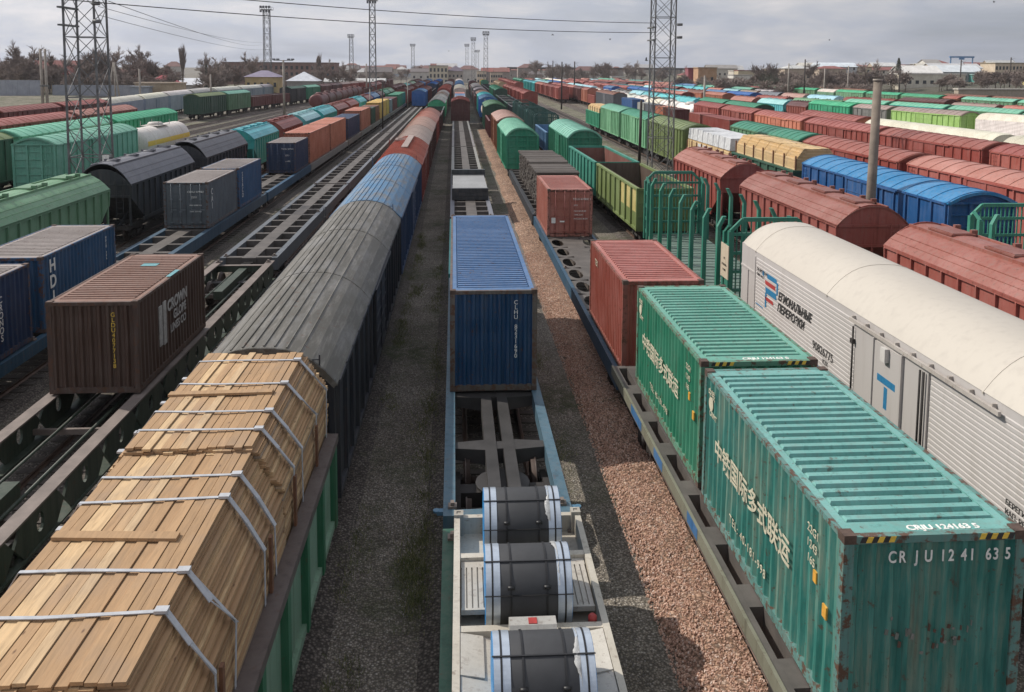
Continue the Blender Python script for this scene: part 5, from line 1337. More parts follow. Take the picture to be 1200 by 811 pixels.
# heap of reddish stone along the green containers' track
BL = lambda y: 3.8-.0065*(y-20)
b = MB(); rr = random.Random(4); ny, nx = 560, 16
import mathutils.noise as mn
for j in range(ny+1):
    y = 3+j*.25; wl = BL(y)+.22*mn.noise(Vector((y*.22, 1, 0)))+.1*mn.noise(Vector((y*1.3, 4, 0))); wr = 5.12-.0065*(y-20)
    for i in range(nx+1):
        u = i/nx; h = .24*math.sin(PI*min(1, u*1.25+.0)) if u < .8 else .24*math.sin(PI*min(1, u*1.25))+.0
        h = .135*(1-(max(0, .6-u)/.6)**2)
        b.v.append((wl+(wr-wl)*u, y, .014+h+(.035*mn.noise(Vector((u*9, y*2.1, 0)))+.02*mn.noise(Vector((u*24, y*6, 3))))*(1 if 0 < i < nx else 0)))
for j in range(ny):
    for i in range(nx): k = j*(nx+1)+i; b.face((k, k+1, k+nx+2, k+nx+1), 0, True)
o = struct('ballast_heap', b.mesh('ballast_heap', ['ballast']), 'stuff')
# loose stones on the heap and scattered on the path beside it
def stones(name, n, fx, mats, seed, s0=.02, s1=.05):
    rr = random.Random(seed); b = MB()
    for _ in range(n):
        x, y, z = fx(rr); s = rr.uniform(s0, s1); a = rr.uniform(0, 6.3); p = []
        for zz, f in ((0, 1), (1, .62)):
            for q in range(4):
                t = a+q*PI/2+rr.uniform(-.35, .35); p.append((x+s*f*math.cos(t)*rr.uniform(.7, 1.2), y+s*f*math.sin(t)*rr.uniform(.7, 1.2), z-.01+zz*s*rr.uniform(.8, 1.3)))
        b.hexa(p)
    return struct(name, b.mesh(name, mats), 'stuff')
def on_heap(rr):
    y = 7+40*rr.random()**1.7; wl = BL(y)-.12; wr = 5.12-.0065*(y-20); u = rr.random(); return (wl+(wr-wl)*u, y, .014+.135*(1-(max(0, .6-u)/.6)**2))
def stone_mat(name, stops):
    m, nt, bb = new_mat(name); g = N(nt, 'ShaderNodeNewGeometry')
    nt.links.new(ramp(nt, g.outputs['Random Per Island'], stops), bb.inputs['Base Color']); bb.inputs['Roughness'].default_value = .95; return m
M['stoneA'] = stone_mat('reddish_stone', [(0, (.29, .165, .118)), (.4, (.51, .315, .23)), (.8, (.63, .42, .32)), (1, (.70, .57, .49))])
M['stoneB'] = stone_mat('grey_stone', [(0, (.10, .09, .08)), (.6, (.23, .205, .19)), (.95, (.34, .31, .285)), (1, (.55, .52, .49))])
stones('loose_ballast', 36000, on_heap, ['stoneA'], 1, .012, .03)
stones('loose_gravel', 22000, lambda r: (r.choice((r.uniform(-2.8, -.3), r.uniform(2.1, 3.3))), 6+40*r.random()**1.8, .006), ['stoneB'], 2, .008, .024)
# weeds between the tracks
def grass_blades(n, fx, seed):
    rr = random.Random(seed); b = MB()
    for _ in range(n):
        cx, cy = fx(rr)
        for _ in range(rr.randint(6, 14)):
            x, y = cx+rr.gauss(0, .1), cy+rr.gauss(0, .14); h = rr.uniform(.04, .15); a = rr.uniform(0, 6.3); w = .008
            dx, dy = math.cos(a), math.sin(a); k = len(b.v)
            b.v += [(x-dy*w, y+dx*w, 0), (x+dy*w, y-dx*w, 0), (x+dx*w, y+dy*w, .0), (x+dx*h*.6+rr.gauss(0, .02), y+dy*h*.6, h)]
            b.face((k, k+1, k+3)); b.face((k+1, k+2, k+3)); b.face((k+2, k, k+3))
    return struct('grass', b.mesh('grass', ['grassblade']), 'stuff')
M['grassblade'] = stone_mat('grass_blade', [(0, (.07, .09, .025)), (.6, (.14, .16, .055)), (1, (.28, .25, .12))])
cl = [(rnd.choice((rnd.uniform(-.75, -.35), rnd.uniform(-2.6, -2.0), rnd.uniform(2.5, 3.0), rnd.uniform(-1.2, -.5))), 9+45*rnd.random()**1.3) for _ in range(80)]
def gpos(rr): c = rr.choice(cl); return (c[0]+rr.gauss(0, .16), c[1]+rr.gauss(0, .55))
grass_blades(1900, gpos, 6)

# ================================================================== masts, poles and wires
def lattice_mast(name, label, x, y, w0, w1, h, zseg, lamp=False, group=None, near=True):
    t = thing(name, label, 'mast', (x, y, 0), 0, group)
    n = max(3, int(h/zseg)); wd = lambda z: (w0+(w1-w0)*z/h)/2
    b = MB(); lw = .12 if near else .16
    for sx in (-1, 1):
        for sy in (-1, 1): b.bar((sx*wd(0), sy*wd(0), 0), (sx*wd(h), sy*wd(h), h), lw, lw)
    put('legs', b.mesh('legs', ['mast']), t)
    b = MB(); br = .042 if near else .09
    for i in range(n):
        z0, z1 = h*i/n, h*(i+1)/n; a, c = wd(z0), wd(z1)
        for p, q in (((-a, -a), (c, -c)), ((a, -a), (-c, -c)), ((-a, a), (c, c)), ((a, a), (-c, c)), ((-a, -a), (-c, c)), ((-a, a), (-c, -c)), ((a, -a), (c, c)), ((a, a), (c, -c))):
            b.bar((*p, z0), (*q, z1), br, br)
        if i % 2 == 0 and i:
            for p, q in (((-a, -a), (a, -a)), ((a, -a), (a, a)), ((a, a), (-a, a)), ((-a, a), (-a, -a))): b.bar((*p, z0), (*q, z0), br*1.4, br*1.4)
    put('bracing', b.mesh('bracing', ['mast']), t)
    b = MB(); b.box(-w0/2-.3, -w0/2+.3, -w0/2-.3, -w0/2+.3, 0, .35); b.box(w0/2-.3, w0/2+.3, -w0/2-.3, -w0/2+.3, 0, .35); b.box(-w0/2-.3, -w0/2+.3, w0/2-.3, w0/2+.3, 0, .35); b.box(w0/2-.3, w0/2+.3, w0/2-.3, w0/2+.3, 0, .35)
    put('footing', b.mesh('footing', ['concrete']), t)
    if lamp:
        b = MB(); w = w1*.95; b.box(-w, w, -w, w, h, h+.15)
        for i in range(6): b.bar((-w+2*w*i/5, -w, h), (-w+2*w*i/5, -w, h+1.1), .08); b.bar((-w+2*w*i/5, w, h), (-w+2*w*i/5, w, h+1.1), .08)
        b.bar((-w, -w, h+1.1), (w, -w, h+1.1), .08); b.bar((-w, w, h+1.1), (w, w, h+1.1), .08)
        put('platform', b.mesh('platform', ['mast']), t)
        b = MB()
        for i in range(4): b.box(-w+.1+i*w*.5, -w+.1+i*w*.5+w*.34, -w-.5, -w-.1, h+.5, h+1.3); b.box(-w+.1+i*w*.5, -w+.1+i*w*.5+w*.34, -w-.5, -w-.1, h-.9, h-.2)
        put('floodlight', b.mesh('floodlight', ['lamp']), t)
    else:
        b = MB()
        for z in (h*.0+13.2, 14.4):
            if near and z < h: b.box(-w0/2-.25, -w0/2+.1, -w0/2-.2, w0/2+.2, z, z+.12); b.tube((w0/2, -w0/2-.3, z+.3), (w0/2+.5, -w0/2-.3, z+.3), .13, n=8)
        put('cross_bracket', b.mesh('cross_bracket', ['mast']), t)
    return t
lattice_mast('lattice_mast', 'dark lattice steel mast rising out of the frame above the dark hoppers', -26.0, 61, 2.15, 1.95, 27, 2.0)
lattice_mast('lattice_mast', 'lattice steel mast beside the olive boxcar and brick hoppers', 19.45, 81, 2.05, 1.9, 27, 1.9)
b = MB(); b.tube((0, 0, 0), (0, 0, 4.0), .13, n=8); b.box(-.25, .25, -.2, .2, 3.9, 4.4)
t = thing('signal_post', 'short grey post with a white lamp box in front of the lattice mast', 'signal', (-23.9, 58.5, 0)); put('post', b.mesh('post', ['mast']), t)
b = MB(); b.box(-.22, .22, -.24, -.2, 4.0, 4.5); put('lamp_face', b.mesh('lamp_face', ['white']), t)
for i, (x, y, h, w, d) in enumerate(((-27.6, 270, 31.2, 2.1, 'tall floodlight mast with a ringed lamp head above the tank wagons'), (-66.9, 300, 30, 2.5, 'floodlight mast behind the yellow house'), (-68, 536, 29.5, 2.6, 'distant floodlight mast over the brick block'),
    (-40, 720, 29, 3.0, 'distant floodlight mast over the red roofs'), (5.2, 690, 28.5, 2.6, 'thin distant floodlight mast near the vanishing point'), (8.6, 570, 29.4, 2.4, 'floodlight mast second from the vanishing point'), (13.7, 460, 28.8, 2.4, 'floodlight mast beside the far footbridge'), (15.8, 800, 26, 3, 'smallest floodlight mast by the far footbridge'))):
    lattice_mast('floodlight_mast', d, x, y, w*1.0, w*.8, h, 2.6, True, 'floodlight masts along the yard', False)
def pole(label, x, y, h, r0, r1, mat, top=None, lean=0.0, group=None, name='pole'):
    t = thing(name, label, 'pole', (x, y, 0), 0, group)
    b = MB(); b.tube((0, 0, 0), (lean, 0, h), r0, r1, 12); put('shaft', b.mesh('shaft', [mat]), t)
    if top == 'cross':
        b = MB(); b.bar((-2.0, 0, h-.1), (2.0, 0, h-.1), .12, .14)
        put('crossarm', b.mesh('crossarm', ['mast']), t)
        for x_ in (-1.9, -1.1, 1.1, 1.9):
            b = MB(); b.box(x_-.3, x_+.3, -.2, .25, h, h+.28); put('lamp', b.mesh('lamp', ['lamp']), t)
    elif top == 'bracket':
        b = MB(); b.bar((0, 0, h-.6), (1.5, 0, h-.4), .07); b.bar((0, 0, h-1.8), (1.2, 0, h-1.5), .07); b.bar((.0, 0, h-.2), (1.3, 0, h-1.5), .04)
        put('bracket', b.mesh('bracket', ['mast']), t)
    elif top == 'cap':
        b = MB(); b.lathe([(h-.02, r1+.03), (h+.08, r1+.03)], (lean, 0, 0), 'z', 12); put('cap', b.mesh('cap', ['concrete']), t)
    return t
pole('thick tapered concrete pole between the brick hoppers and the deep blue boxcar', 20.25, 40.3, 10.0, .26, .2, 'brownconcrete', 'cap', .12)
pole('concrete pole with lamps on a cross arm by the far tank wagons', -36.3, 177, 11.9, .26, .2, 'concrete', 'cross')
pole('slim concrete pole beside the dark red tank wagons', -32.0, 292, 11.7, .3, .22, 'concrete')
pole('slim steel pole between the yellow containers and the skeleton flats', -12.6, 138, 8.2, .12, .09, 'darkpole')
pole('short pale pole beside the far hopper row', -18.0, 170, 6.2, .12, .1, 'concrete')
pole('pale pole right of the short pole by the hopper row', -12.7, 205, 7.0, .14, .1, 'concrete')
pole('dark tarred pole leaning against the lattice mast base', 19.0, 88.5, 7.2, .17, .13, 'darkpole', None, .1)
pole('thin dark pole standing in the weedy strip', 25.9, 216, 12.2, .22, .16, 'darkpole')
pole('pale concrete pole with a dark top above the brick boxcars', 47.6, 163, 9.3, .25, .18, 'concrete', 'bracket')
pole('dark pole beside the distant cyan hoppers', 40.5, 300, 13, .3, .2, 'darkpole', 'bracket')
for i, (u, y, h, d) in enumerate(((36, 330, 13.5, 'dark pole with lamp above the far red boxcars'), (101.5, 245, 13.6, 'dark catenary pole beside the bushes'), (98.6, 250, 12.4, 'pale catenary pole beside the bushes'), (118, 252, 11.8, 'pale pole in front of the bare hillside bushes'), (139.5, 262, 12.2, 'dark topped pole below the white warehouses'),
    (159.5, 262, 14, 'dark topped pole ahead of the long white shed'), (180, 268, 15, 'tall dark pole in front of the yellow building'), (196, 268, 14, 'pale pole beside the teal shed'), (108, 246, 11, 'slender pole among the bare bushes'))):
    pole(d, u, y, h, .26, .17, 'concrete' if 'pale' in d or 'slender' in d else 'darkpole', 'bracket', 0, 'catenary poles by the hillside')
t = thing('pole', 'pair of weathered concrete poles standing together at the grey wall', 'pole', (-78.4, 165, 0))
for dx in (-.42, .42):
    b = MB(); b.tube((dx, 0, 0), (dx, 0, 13.6), .3, .22, 10); put('shaft', b.mesh('shaft', ['concrete']), t)
b = MB(); b.box(-.7, .7, -.32, .32, 6.5, 6.8); put('clamp', b.mesh('clamp', ['mast']), t)
t = thing('pole', 'A shaped pale concrete pole with slanted struts beyond the grey wall', 'pole', (-79.2, 200, 0))
for p in ((-2.3, 0, 0), (.0, 0, 0), (1.2, 0, 0)):
    b = MB(); b.tube(p, (-.1+p[0]*.05, .0, 11.3), .22, .17, 8); put('strut', b.mesh('strut', ['concrete']), t)
for x, y, h, d in ((-70, 190, 9.8, 'dark topped concrete pole left of the poplar'), (-62, 215, 8.5, 'thin pale pole before the poplar tree')): pole(d, x, y, h, .25, .18, 'concrete')
def wire(label, pts, r=.028, n=26, sg=.012):
    b = MB(); P = []
    for k in range(len(pts)-1):
        a, c = Vector(pts[k]), Vector(pts[k+1]); sag = (a-c).length*sg
        for i in range(n): u = i/n; p = a.lerp(c, u); p.z -= sag*4*u*(1-u); P.append(p)
    P.append(Vector(pts[-1]))
    for p, q in zip(P, P[1:]): b.tube(p, q, r, r, 5, caps=False)
    o = put('power_cable', b.mesh('power_cable', ['wire'])); tag(o, label, 'cable')
wire('upper cable sagging across the sky to the lattice mast', [(18.6, 80.2, 14.85), (-36, 36, 15.9)])
wire('lower cable sagging across the sky to the lattice mast', [(18.6, 80.2, 13.95), (-36, 36, 15.0)])
wire('thin upper cable from the dark mast towards the far floodlight mast', [(-25.1, 61, 14.6), (-66.9, 299, 19)], .02, 26, .004)
wire('thin lower cable from the dark mast towards the far floodlight mast', [(-25.1, 61, 14.0), (-66.9, 299, 16.5)], .02, 26, .004)
wire('faint cable from the sky corner down to the yellow house', [(-18, 45, 13.8), (-68.6, 299, 18)], .018, 26, .004)

def bird(label, loc, s, yaw, flap, roll=0.0):
    """small dark bird: one continuous body with wings, tail and head"""
    b = MB(); k = 9
    prof = [(-.34, .01), (-.22, .045), (-.08, .085), (.06, .095), (.16, .07), (.22, .05), (.28, .058), (.33, .04), (.37, .012), (.42, .004)]
    b.lathe(prof, (0, 0, 0), 'y', k)
    for s_ in (-1, 1):
        rows = [(.05, .17, -.14, .03), (.25, .2, -.13, .03+flap*.45), (.5, .13, -.14, .03+flap*.8), (.78, .0, -.13, .03+flap*.7)]
        for t_ in (0, .018):
            pass
        n = len(b.v)
        for x, ya, yb, z in rows: b.v += [(s_*x, ya, z+.012), (s_*x, yb, z+.004), (s_*x, ya, z-.01), (s_*x, yb, z-.004)]
        for j in range(3):
            q = n+4*j
            for a_, c_ in ((0, 1), (1, 3), (3, 2), (2, 0)): b.face((q+a_, q+c_, q+4+c_, q+4+a_))
        b.face((n+12, n+13, n+15, n+14))
    b.hexa([(-.04, -.3, -.005), (.04, -.3, -.005), (.1, -.52, -.005), (-.1, -.52, -.005), (-.04, -.3, .012), (.04, -.3, .012), (.1, -.52, .008), (-.1, -.52, .008)])
    o = put('bird', b.mesh('bird', ['birdmat']), None, loc, (R(8), roll, yaw), scale=(s, s, s)); tag(o, label, 'bird', 'birds in the sky')
for a in (('largest dark bird, flying just left of the lattice mast', (18.75, 85, 11.35), .42, 1.2, .6, .5), ('dark bird near the upper cable with wings down', (13.0, 120, 15.3), .42, -1.0, -.5), ('dark bird on the lower cable side, mid sky', (21.2, 120, 14.6), .34, 2.0, .6),
          ('lone dark bird high over the yellow building, at the top edge', (71, 110, 19.6), .36, .4, .7), ('lone small bird over the right hillside', (62, 140, 15.5), .36, 1.4, .5), ('tiny bird above the far footbridge', (-2.2, 160, 13.6), .33, .8, .4)): bird(*a)

# ================================================================== hillside, embankment, trees
def sheet(name, xs, ys, hf, mat):
    b = MB(); n = len(xs)
    for y in ys:
        for x in xs: b.v.append((x, y, hf(x, y)))
    for j in range(len(ys)-1):
        for i in range(n-1): k = j*n+i; b.face((k, k+1, k+n+1, k+n), 0, True)
    return struct(name, b.mesh(name, [mat]))
cl01 = lambda v: max(0.0, min(1.0, v))
def hill(x, y):
    d = cl01((x-121)/45); e = cl01((x-170)/110); n = mn.noise(Vector((x*.03, y*.03, 0)))*1.2*d
    m = cl01((y-90)/60)
    return .013+(d*d*(3-2*d)*5.2+e*3.6+n)*m
sheet('hillside', [117+i*9 for i in range(46)], [90+i*14 for i in range(60)], hill, 'dirt')
def bank(x, y): return .013+2.5*cl01((y-165)/55)*cl01((-76-x)/14)+.25*mn.noise(Vector((x*.05, y*.05, 2)))*cl01((-76-x)/14)
sheet('embankment', [-76-i*8 for i in range(30)], [120+i*10 for i in range(40)], bank, 'verge')

def twig(b, p, q, r0, r1):
    d = (q-p); d.normalize(); a = d.orthogonal().normalized(); c = d.cross(a); k = len(b.v)
    for P_, r in ((p, r0), (q, r1)):
        for i in range(3): t = 2*PI*i/3; b.v.append(tuple(P_+a*(r*math.cos(t))+c*(r*math.sin(t))))
    for i in range(3): j = (i+1) % 3; b.face((k+i, k+j, k+3+j, k+3+i))
def make_tree(seed, h, spread, levels=5, up=.35, split=3, thick=1.0):
    rr = random.Random(seed); tr, cr_ = MB(), MB()
    def grow(p, d, L, r, lv):
        mid = p+d*L
        if lv == 0: tr.tube(p, mid, r, r*.72, 7)
        elif lv == 1: tr.tube(p, mid, r, r*.6, 5, caps=False)
        else: twig(cr_, p, mid, max(r, .035*thick), max(r*.5, .02*thick))
        if lv >= levels: return
        n = split if lv else split+2
        for i in range(n):
            ax = d.orthogonal(); ax.rotate(Matrix.Rotation(rr.uniform(0, 2*PI), 3, d))
            a = rr.uniform(.35, .85)*spread; nd = (d*math.cos(a)+ax.normalized()*math.sin(a)); nd.z += up*rr.uniform(.3, 1); nd.normalize()
            f = rr.uniform(.45, 1.0) if lv else rr.uniform(.5, 1.0)
            grow(p+d*L*f, nd, L*rr.uniform(.55, .82), r*.55, lv+1)
    grow(Vector((0, 0, 0)), Vector((0, 0, 1)), h*.30, .022*h*.8, 0)
    return tr.mesh('trunk', ['bark']), cr_.mesh('crown', ['twig'])
def conifer_tree(seed, h, w):
    rr = random.Random(seed); tr, c = MB(), MB(); tr.tube((0, 0, 0), (0, 0, h*.9), .16, .04, 7)
    for i in range(1500):
        z = h*(.12+.88*rr.random()**1.1); rm = w*(1-(z/h))**.8+.12; a = rr.uniform(0, 6.3); r = rm*rr.uniform(.3, 1); s = rr.uniform(.14, .34)
        p = Vector((r*math.cos(a), r*math.sin(a), z)); u = Vector((rr.gauss(0, 1), rr.gauss(0, 1), rr.gauss(0, 1))).normalized()*s; v_ = Vector((rr.gauss(0, 1), rr.gauss(0, 1), rr.gauss(0, 1))).normalized()*s
        c.poly([p-u, p+v_, p+u])
    return tr.mesh('trunk', ['bark']), c.mesh('crown', ['conifer'])
TREES = [make_tree(s, h*1.5, sp, 5, up, 4, 1.9) for s, h, sp, up in ((1, 10, 1.0, .3), (2, 12, .85, .4), (3, 9, 1.15, .25), (4, 11, .95, .35))]
BUSH = [make_tree(s, 9, 1.25, 5, .25, 4, 1.6) for s in (11, 12, 13)]
POPLAR = make_tree(21, 22, .42, 5, .9, 4, 1.6)
CONIF = [conifer_tree(31, 9, 1.8), conifer_tree(32, 11, 1.5)]
def tree(kind, x, y, z, s, label, group, name='bare_tree', sz=None):
    tr, c = kind; t = thing(name, label, 'tree' if name != 'bare_bush' else 'bush', (x, y, z-.05), rnd.uniform(0, 6.3), group); t.scale = (s, s, sz or s)
    put('trunk', tr, t); put('crown', c, t)
rt = random.Random(77)
def wood(n, xf, yf, zf, sc, label, group, kinds, name='bare_tree'):
    xs = sorted(xf(rt) for _ in range(n))
    for i, x in enumerate(xs):
        y = yf(rt); tree(rt.choice(kinds), x, y, zf(x, y), rt.uniform(*sc), label, group, name)
wood(44, lambda r: r.uniform(-152, -90), lambda r: r.uniform(238, 290), bank, (.7, 1.05), 'bare brown tree in the thicket behind the grey wall', 'bare trees behind the grey wall', TREES)
wood(44, lambda r: r.uniform(-150, -86), lambda r: r.uniform(236, 262), bank, (.75, 1.2), 'bare brown bush in the thicket behind the grey wall', 'bare bushes behind the grey wall', BUSH, 'bare_bush')
wood(10, lambda r: r.uniform(-86, -70), lambda r: r.uniform(262, 300), lambda x, y: 0, (.75, 1.1), 'bare tree between the poplar and the yellow house', 'bare trees near the poplar', TREES)
wood(9, lambda r: r.uniform(-92, -44), lambda r: r.uniform(345, 372), lambda x, y: 0, (.7, 1.0), 'bare tree in front of the long brick block', 'bare trees before the brick block', TREES)
tree(POPLAR, -90.2, 282, .5, .6, 'tall narrow poplar tree standing alone above the roofs', 'poplars', 'poplar_tree', 1.0)
tree(POPLAR, -58, 352, .0, .5, 'narrow poplar right of the brick block', 'poplars', 'poplar_tree', .95)
for x, y, s in ((-78.5, 268, 1.0), (-75.8, 272, 1.15), (-73, 266, .9)): tree(CONIF[rt.randint(0, 1)], x, y, 0, s, 'dark evergreen in the clump left of the yellow house', 'evergreens by the yellow house', 'evergreen_tree')
wood(80, lambda r: r.uniform(84, 152), lambda r: r.uniform(245, 330), hill, (.8, 1.35), 'bare brown bush on the slope behind the green roofed row', 'bare bushes behind the green roofs', BUSH, 'bare_bush')
wood(44, lambda r: r.uniform(84, 150), lambda r: r.uniform(275, 360), hill, (.5, .85), 'bare brown tree on the slope behind the green roofed row', 'bare trees behind the green roofs', TREES)
wood(34, lambda r: r.uniform(148, 205), lambda r: r.uniform(225, 258), hill, (.65, 1.05), 'bare bush below the yellow building at the right', 'bare bushes below the yellow building', BUSH, 'bare_bush')
wood(8, lambda r: r.uniform(172, 212), lambda r: r.uniform(215, 235), hill, (.7, 1.0), 'dark bare bush at the right frame edge below the beige block', 'bare bushes below the beige block', BUSH, 'bare_bush')
tree(TREES[1], 104, 284, hill(104, 284), .95, 'big bare tree rising above the hillside bushes', 'big bare trees', 'bare_tree'); tree(TREES[0], 109, 290, hill(109, 290), .9, 'second big bare tree beside the biggest one', 'big bare trees', 'bare_tree')
tree(CONIF[0], 157, 296, hill(157, 296)+2.5, 1.0, 'dark rounded tree above the white warehouses', 'evergreens on the hill', 'evergreen_tree', .9)
wood(26, lambda r: r.uniform(40, 140), lambda r: r.uniform(520, 640), lambda x, y: 0, (.8, 1.2), 'hazy bare tree along the far right skyline', 'distant bare trees', TREES)
wood(20, lambda r: r.uniform(-150, 0), lambda r: r.uniform(520, 640), lambda x, y: 0, (.6, .9), 'hazy bare tree among the far red roofs', 'distant bare trees among the roofs', TREES)

# ================================================================== buildings
def window_mesh(w, h):
    b = MB(); b.box(-w/2, w/2, -.03, .04, 0, h); return b.mesh('window', ['glass'])
def building(name, label, x, y, z, w, d, h, col, roof, rcol, nwin=(0, 0), rz=0.0, rh=2.0, win=(1.0, 1.5), cat='building', group=None, wz=.9):
    t = thing(name, label, cat, (x, y, z), rz, group)
    b = MB(); b.box(-w/2, w/2, 0, d, -3, h)
    if roof == 'gable':
        for xx in (-w/2, w/2-.02): b.prism([(0, h), (d, h), (d/2, h+rh-.12)], 'x', xx, xx+.02)
    put('wall', b.mesh('wall', ['wall']), t, col=col)
    b = MB()
    if roof == 'gable': b.prism([(-.5, h-.25), (d/2, h+rh), (d+.5, h-.25), (d+.5, h-.1), (d/2, h+rh+.18), (-.5, h-.1)], 'x', -w/2-.4, w/2+.4)
    elif roof == 'hip':
        e = .5; k = min(w, d)/2; b.v += [(-w/2-e, -e, h), (w/2+e, -e, h), (w/2+e, d+e, h), (-w/2-e, d+e, h), (-w/2+k, d/2, h+rh), (w/2-k, d/2, h+rh)]
        for f in ((0, 1, 5, 4), (1, 2, 5), (2, 3, 4, 5), (3, 0, 4), (3, 2, 1, 0)): b.face(f)
    elif roof == 'pyramid':
        b.v += [(-w/2-.4, -.4, h), (w/2+.4, -.4, h), (w/2+.4, d+.4, h), (-w/2-.4, d+.4, h), (0, d/2, h+rh)]
        for f in ((0, 1, 4), (1, 2, 4), (2, 3, 4), (3, 0, 4), (3, 2, 1, 0)): b.face(f)
    elif roof == 'vault': b.prism([(dd, hh) for dd, hh in [(-.4+(d+.8)*i/10, h+rh*math.sin(PI*i/10)) for i in range(11)]], 'x', -w/2-.3, w/2+.3)
    else: b.box(-w/2-.25, w/2+.25, -.25, d+.25, h, h+.35)
    put('roof', b.mesh('roof', ['tileroof']), t, col=rcol)
    nx, nz = nwin
    for j in range(nz):
        for i in range(nx):
            put('window', cached(('win',)+win, lambda: window_mesh(*win)), t, (-w/2+w*(i+.5)/nx, -.0, wz+j*(h-wz)/nz))
    return t
# left
b = MB(); b.box(-122, -110.3, 229.8, 230.2, 1.2, 6.6)
for x in (-119, -116, -113): b.box(x-.04, x+.04, 229.74, 229.8, 1.2, 6.6)
tag(put('concrete_wall', b.mesh('concrete_wall', ['wall']), col=(.30, .32, .37)), 'taller pale grey wall at the left frame edge', 'wall', 'grey walls by the yard')
b = MB(); b.box(-108.2, -85.6, 232, 232.4, .9, 5.35)
for i in range(8): b.box(-108+i*3, -107.9+i*3, 231.94, 232, .9, 5.35)
tag(put('concrete_wall', b.mesh('concrete_wall', ['wall']), col=(.27, .29, .34)), 'long lower grey wall running behind the lattice mast', 'wall', 'grey walls by the yard')
building('house', 'house with a dark red gabled roof at the left frame edge', -124, 268, 2.4, 15, 9, 5.5, (.42, .33, .23), 'gable', (.2, .05, .045), (4, 1), 0, 4.0, (1.2, 1.6))
building('house', 'dull pink building half hidden by bare trees behind the lattice mast', -106, 272, 2.4, 11, 8, 5, (.33, .2, .18), 'gable', (.25, .12, .11), (3, 1), 0, 2)
building('house', 'small house with bright crimson hipped roof', -90.5, 262, .5, 8.5, 7, 4.6, (.45, .33, .27), 'hip', (.45, .055, .08), (2, 1), 0, 2.6)
building('shed', 'low sandy wall building under the crimson roof', -78.8, 226, .5, 11.5, 5, 5.4, (.40, .31, .21), 'flat', (.36, .28, .2))
building('shed', 'small pale blue metal shed beside the sandy building', -82, 222, .5, 4.5, 3, 4.5, (.28, .31, .36), 'flat', (.25, .27, .3))
building('house', 'white roofed low house between the poplar and the bare trees', -92, 300, .2, 11, 8, 4.0, (.55, .52, .5), 'gable', (.62, .64, .68), (3, 1), 0, 2.0)
building('house', 'yellow ochre house with a violet grey hipped roof', -62.2, 270, .1, 10.2, 8, 7.2, (.48, .35, .16), 'hip', (.22, .19, .27), (5, 2), 0, 2.0, (.8, 1.4))
building('apartment_building', 'long brick red apartment block on the left skyline', -81, 385, 0, 50, 12, 12.2, (.22, .13, .11), 'flat', (.14, .09, .085), (22, 4), 0, 0, (1.1, 1.5))
building('hall', 'hall with a gleaming white pyramid roof', -60.8, 330, 0, 11.5, 10, 5.1, (.25, .24, .23), 'pyramid', (.6, .62, .67), (4, 1), 0, 3.6)
building('hall', 'long low pale roofed shed behind the old green boxcars', -46, 372, 0, 26, 8, 4.2, (.3, .28, .27), 'vault', (.5, .5, .49), (8, 1), 0, 1.5)
building('station_building', 'pale three storey station building near the vanishing point', -13.5, 522, 0, 11.5, 9, 11.6, (.5, .44, .33), 'flat', (.2, .15, .14), (5, 3), 0, 0, (1.2, 2.2))
building('station_building', 'violet roofed building right of the pale station', -3, 530, 0, 9.5, 9, 8.5, (.42, .36, .31), 'hip', (.14, .11, .15), (4, 2), 0, 3.4)
building('house', 'cream block with round edge right of the vanishing point', 14, 560, 0, 6, 7, 8.2, (.58, .48, .36), 'flat', (.35, .28, .22), (4, 2), 0, 0, (1.2, 1.8))
building('house', 'cream and brown block beside the far floodlight mast', 24, 565, 0, 8, 7, 7.6, (.52, .42, .32), 'flat', (.2, .14, .12), (5, 2), 0, 0, (1.2, 1.6))
# right
building('apartment_building', 'beige three storey block with rows of windows at the right edge', 223, 332, 5.0, 13, 10, 8.6, (.58, .47, .34), 'flat', (.3, .25, .16), (9, 3), 0, 0, (.8, 1.4))
building('shed', 'dark green roofed pavilion on top of the beige block hill', 232, 350, 8.6, 22, 8, 4.2, (.4, .33, .22), 'flat', (.05, .07, .06), (6, 1), 0, 0)
building('warehouse', 'nearer white gabled warehouse on the right hillside', 168, 300, 5.6, 15, 9, 4.2, (.4, .38, .35), 'gable', (.72, .70, .66), (4, 1), 0, 2.4)
building('warehouse', 'farther white warehouse right of the first gabled one', 186, 306, 6.2, 17, 9, 4.0, (.36, .36, .36), 'gable', (.62, .66, .68), (4, 1), 0, 2.2)
building('warehouse', 'long low white shed below the warehouses', 164, 286, 5.0, 24, 6, 4.2, (.62, .57, .46), 'flat', (.7, .66, .6), (9, 1), 0, 0, (1.2, 1.2))
building('warehouse', 'white arched hangar on the right skyline', 196, 430, 9.6, 20, 12, 2.6, (.5, .5, .5), 'vault', (.6, .66, .7), (6, 1), 0, 2.2)
building('house', 'yellow building with dark upper windows on the hill', 214, 352, 8.6, 15, 9, 4.6, (.55, .40, .17), 'flat', (.28, .26, .24), (6, 1), 0, 0, (1.1, 1.6))
building('house', 'tan building with pale roof left of the yellow building', 192, 318, 7, 20, 8, 4.6, (.45, .33, .2), 'gable', (.5, .5, .5), (7, 1), 0, 1.6, (1.0, 1.5))
building('shed', 'teal sided shed below the yellow building', 193.5, 300, 5.6, 8, 6, 3.4, (.06, .3, .26), 'flat', (.3, .45, .42))
building('shed', 'pale yellow kiosk near the right frame edge', 196, 278, 5.4, 4, 4, 4.4, (.6, .5, .2), 'flat', (.5, .42, .2), (1, 1))
building('house', 'orange ochre building behind the middle of the bare bushes', 98, 332, 0, 7.5, 7, 11, (.45, .27, .15), 'flat', (.4, .3, .2), (2, 2), 0, 0)
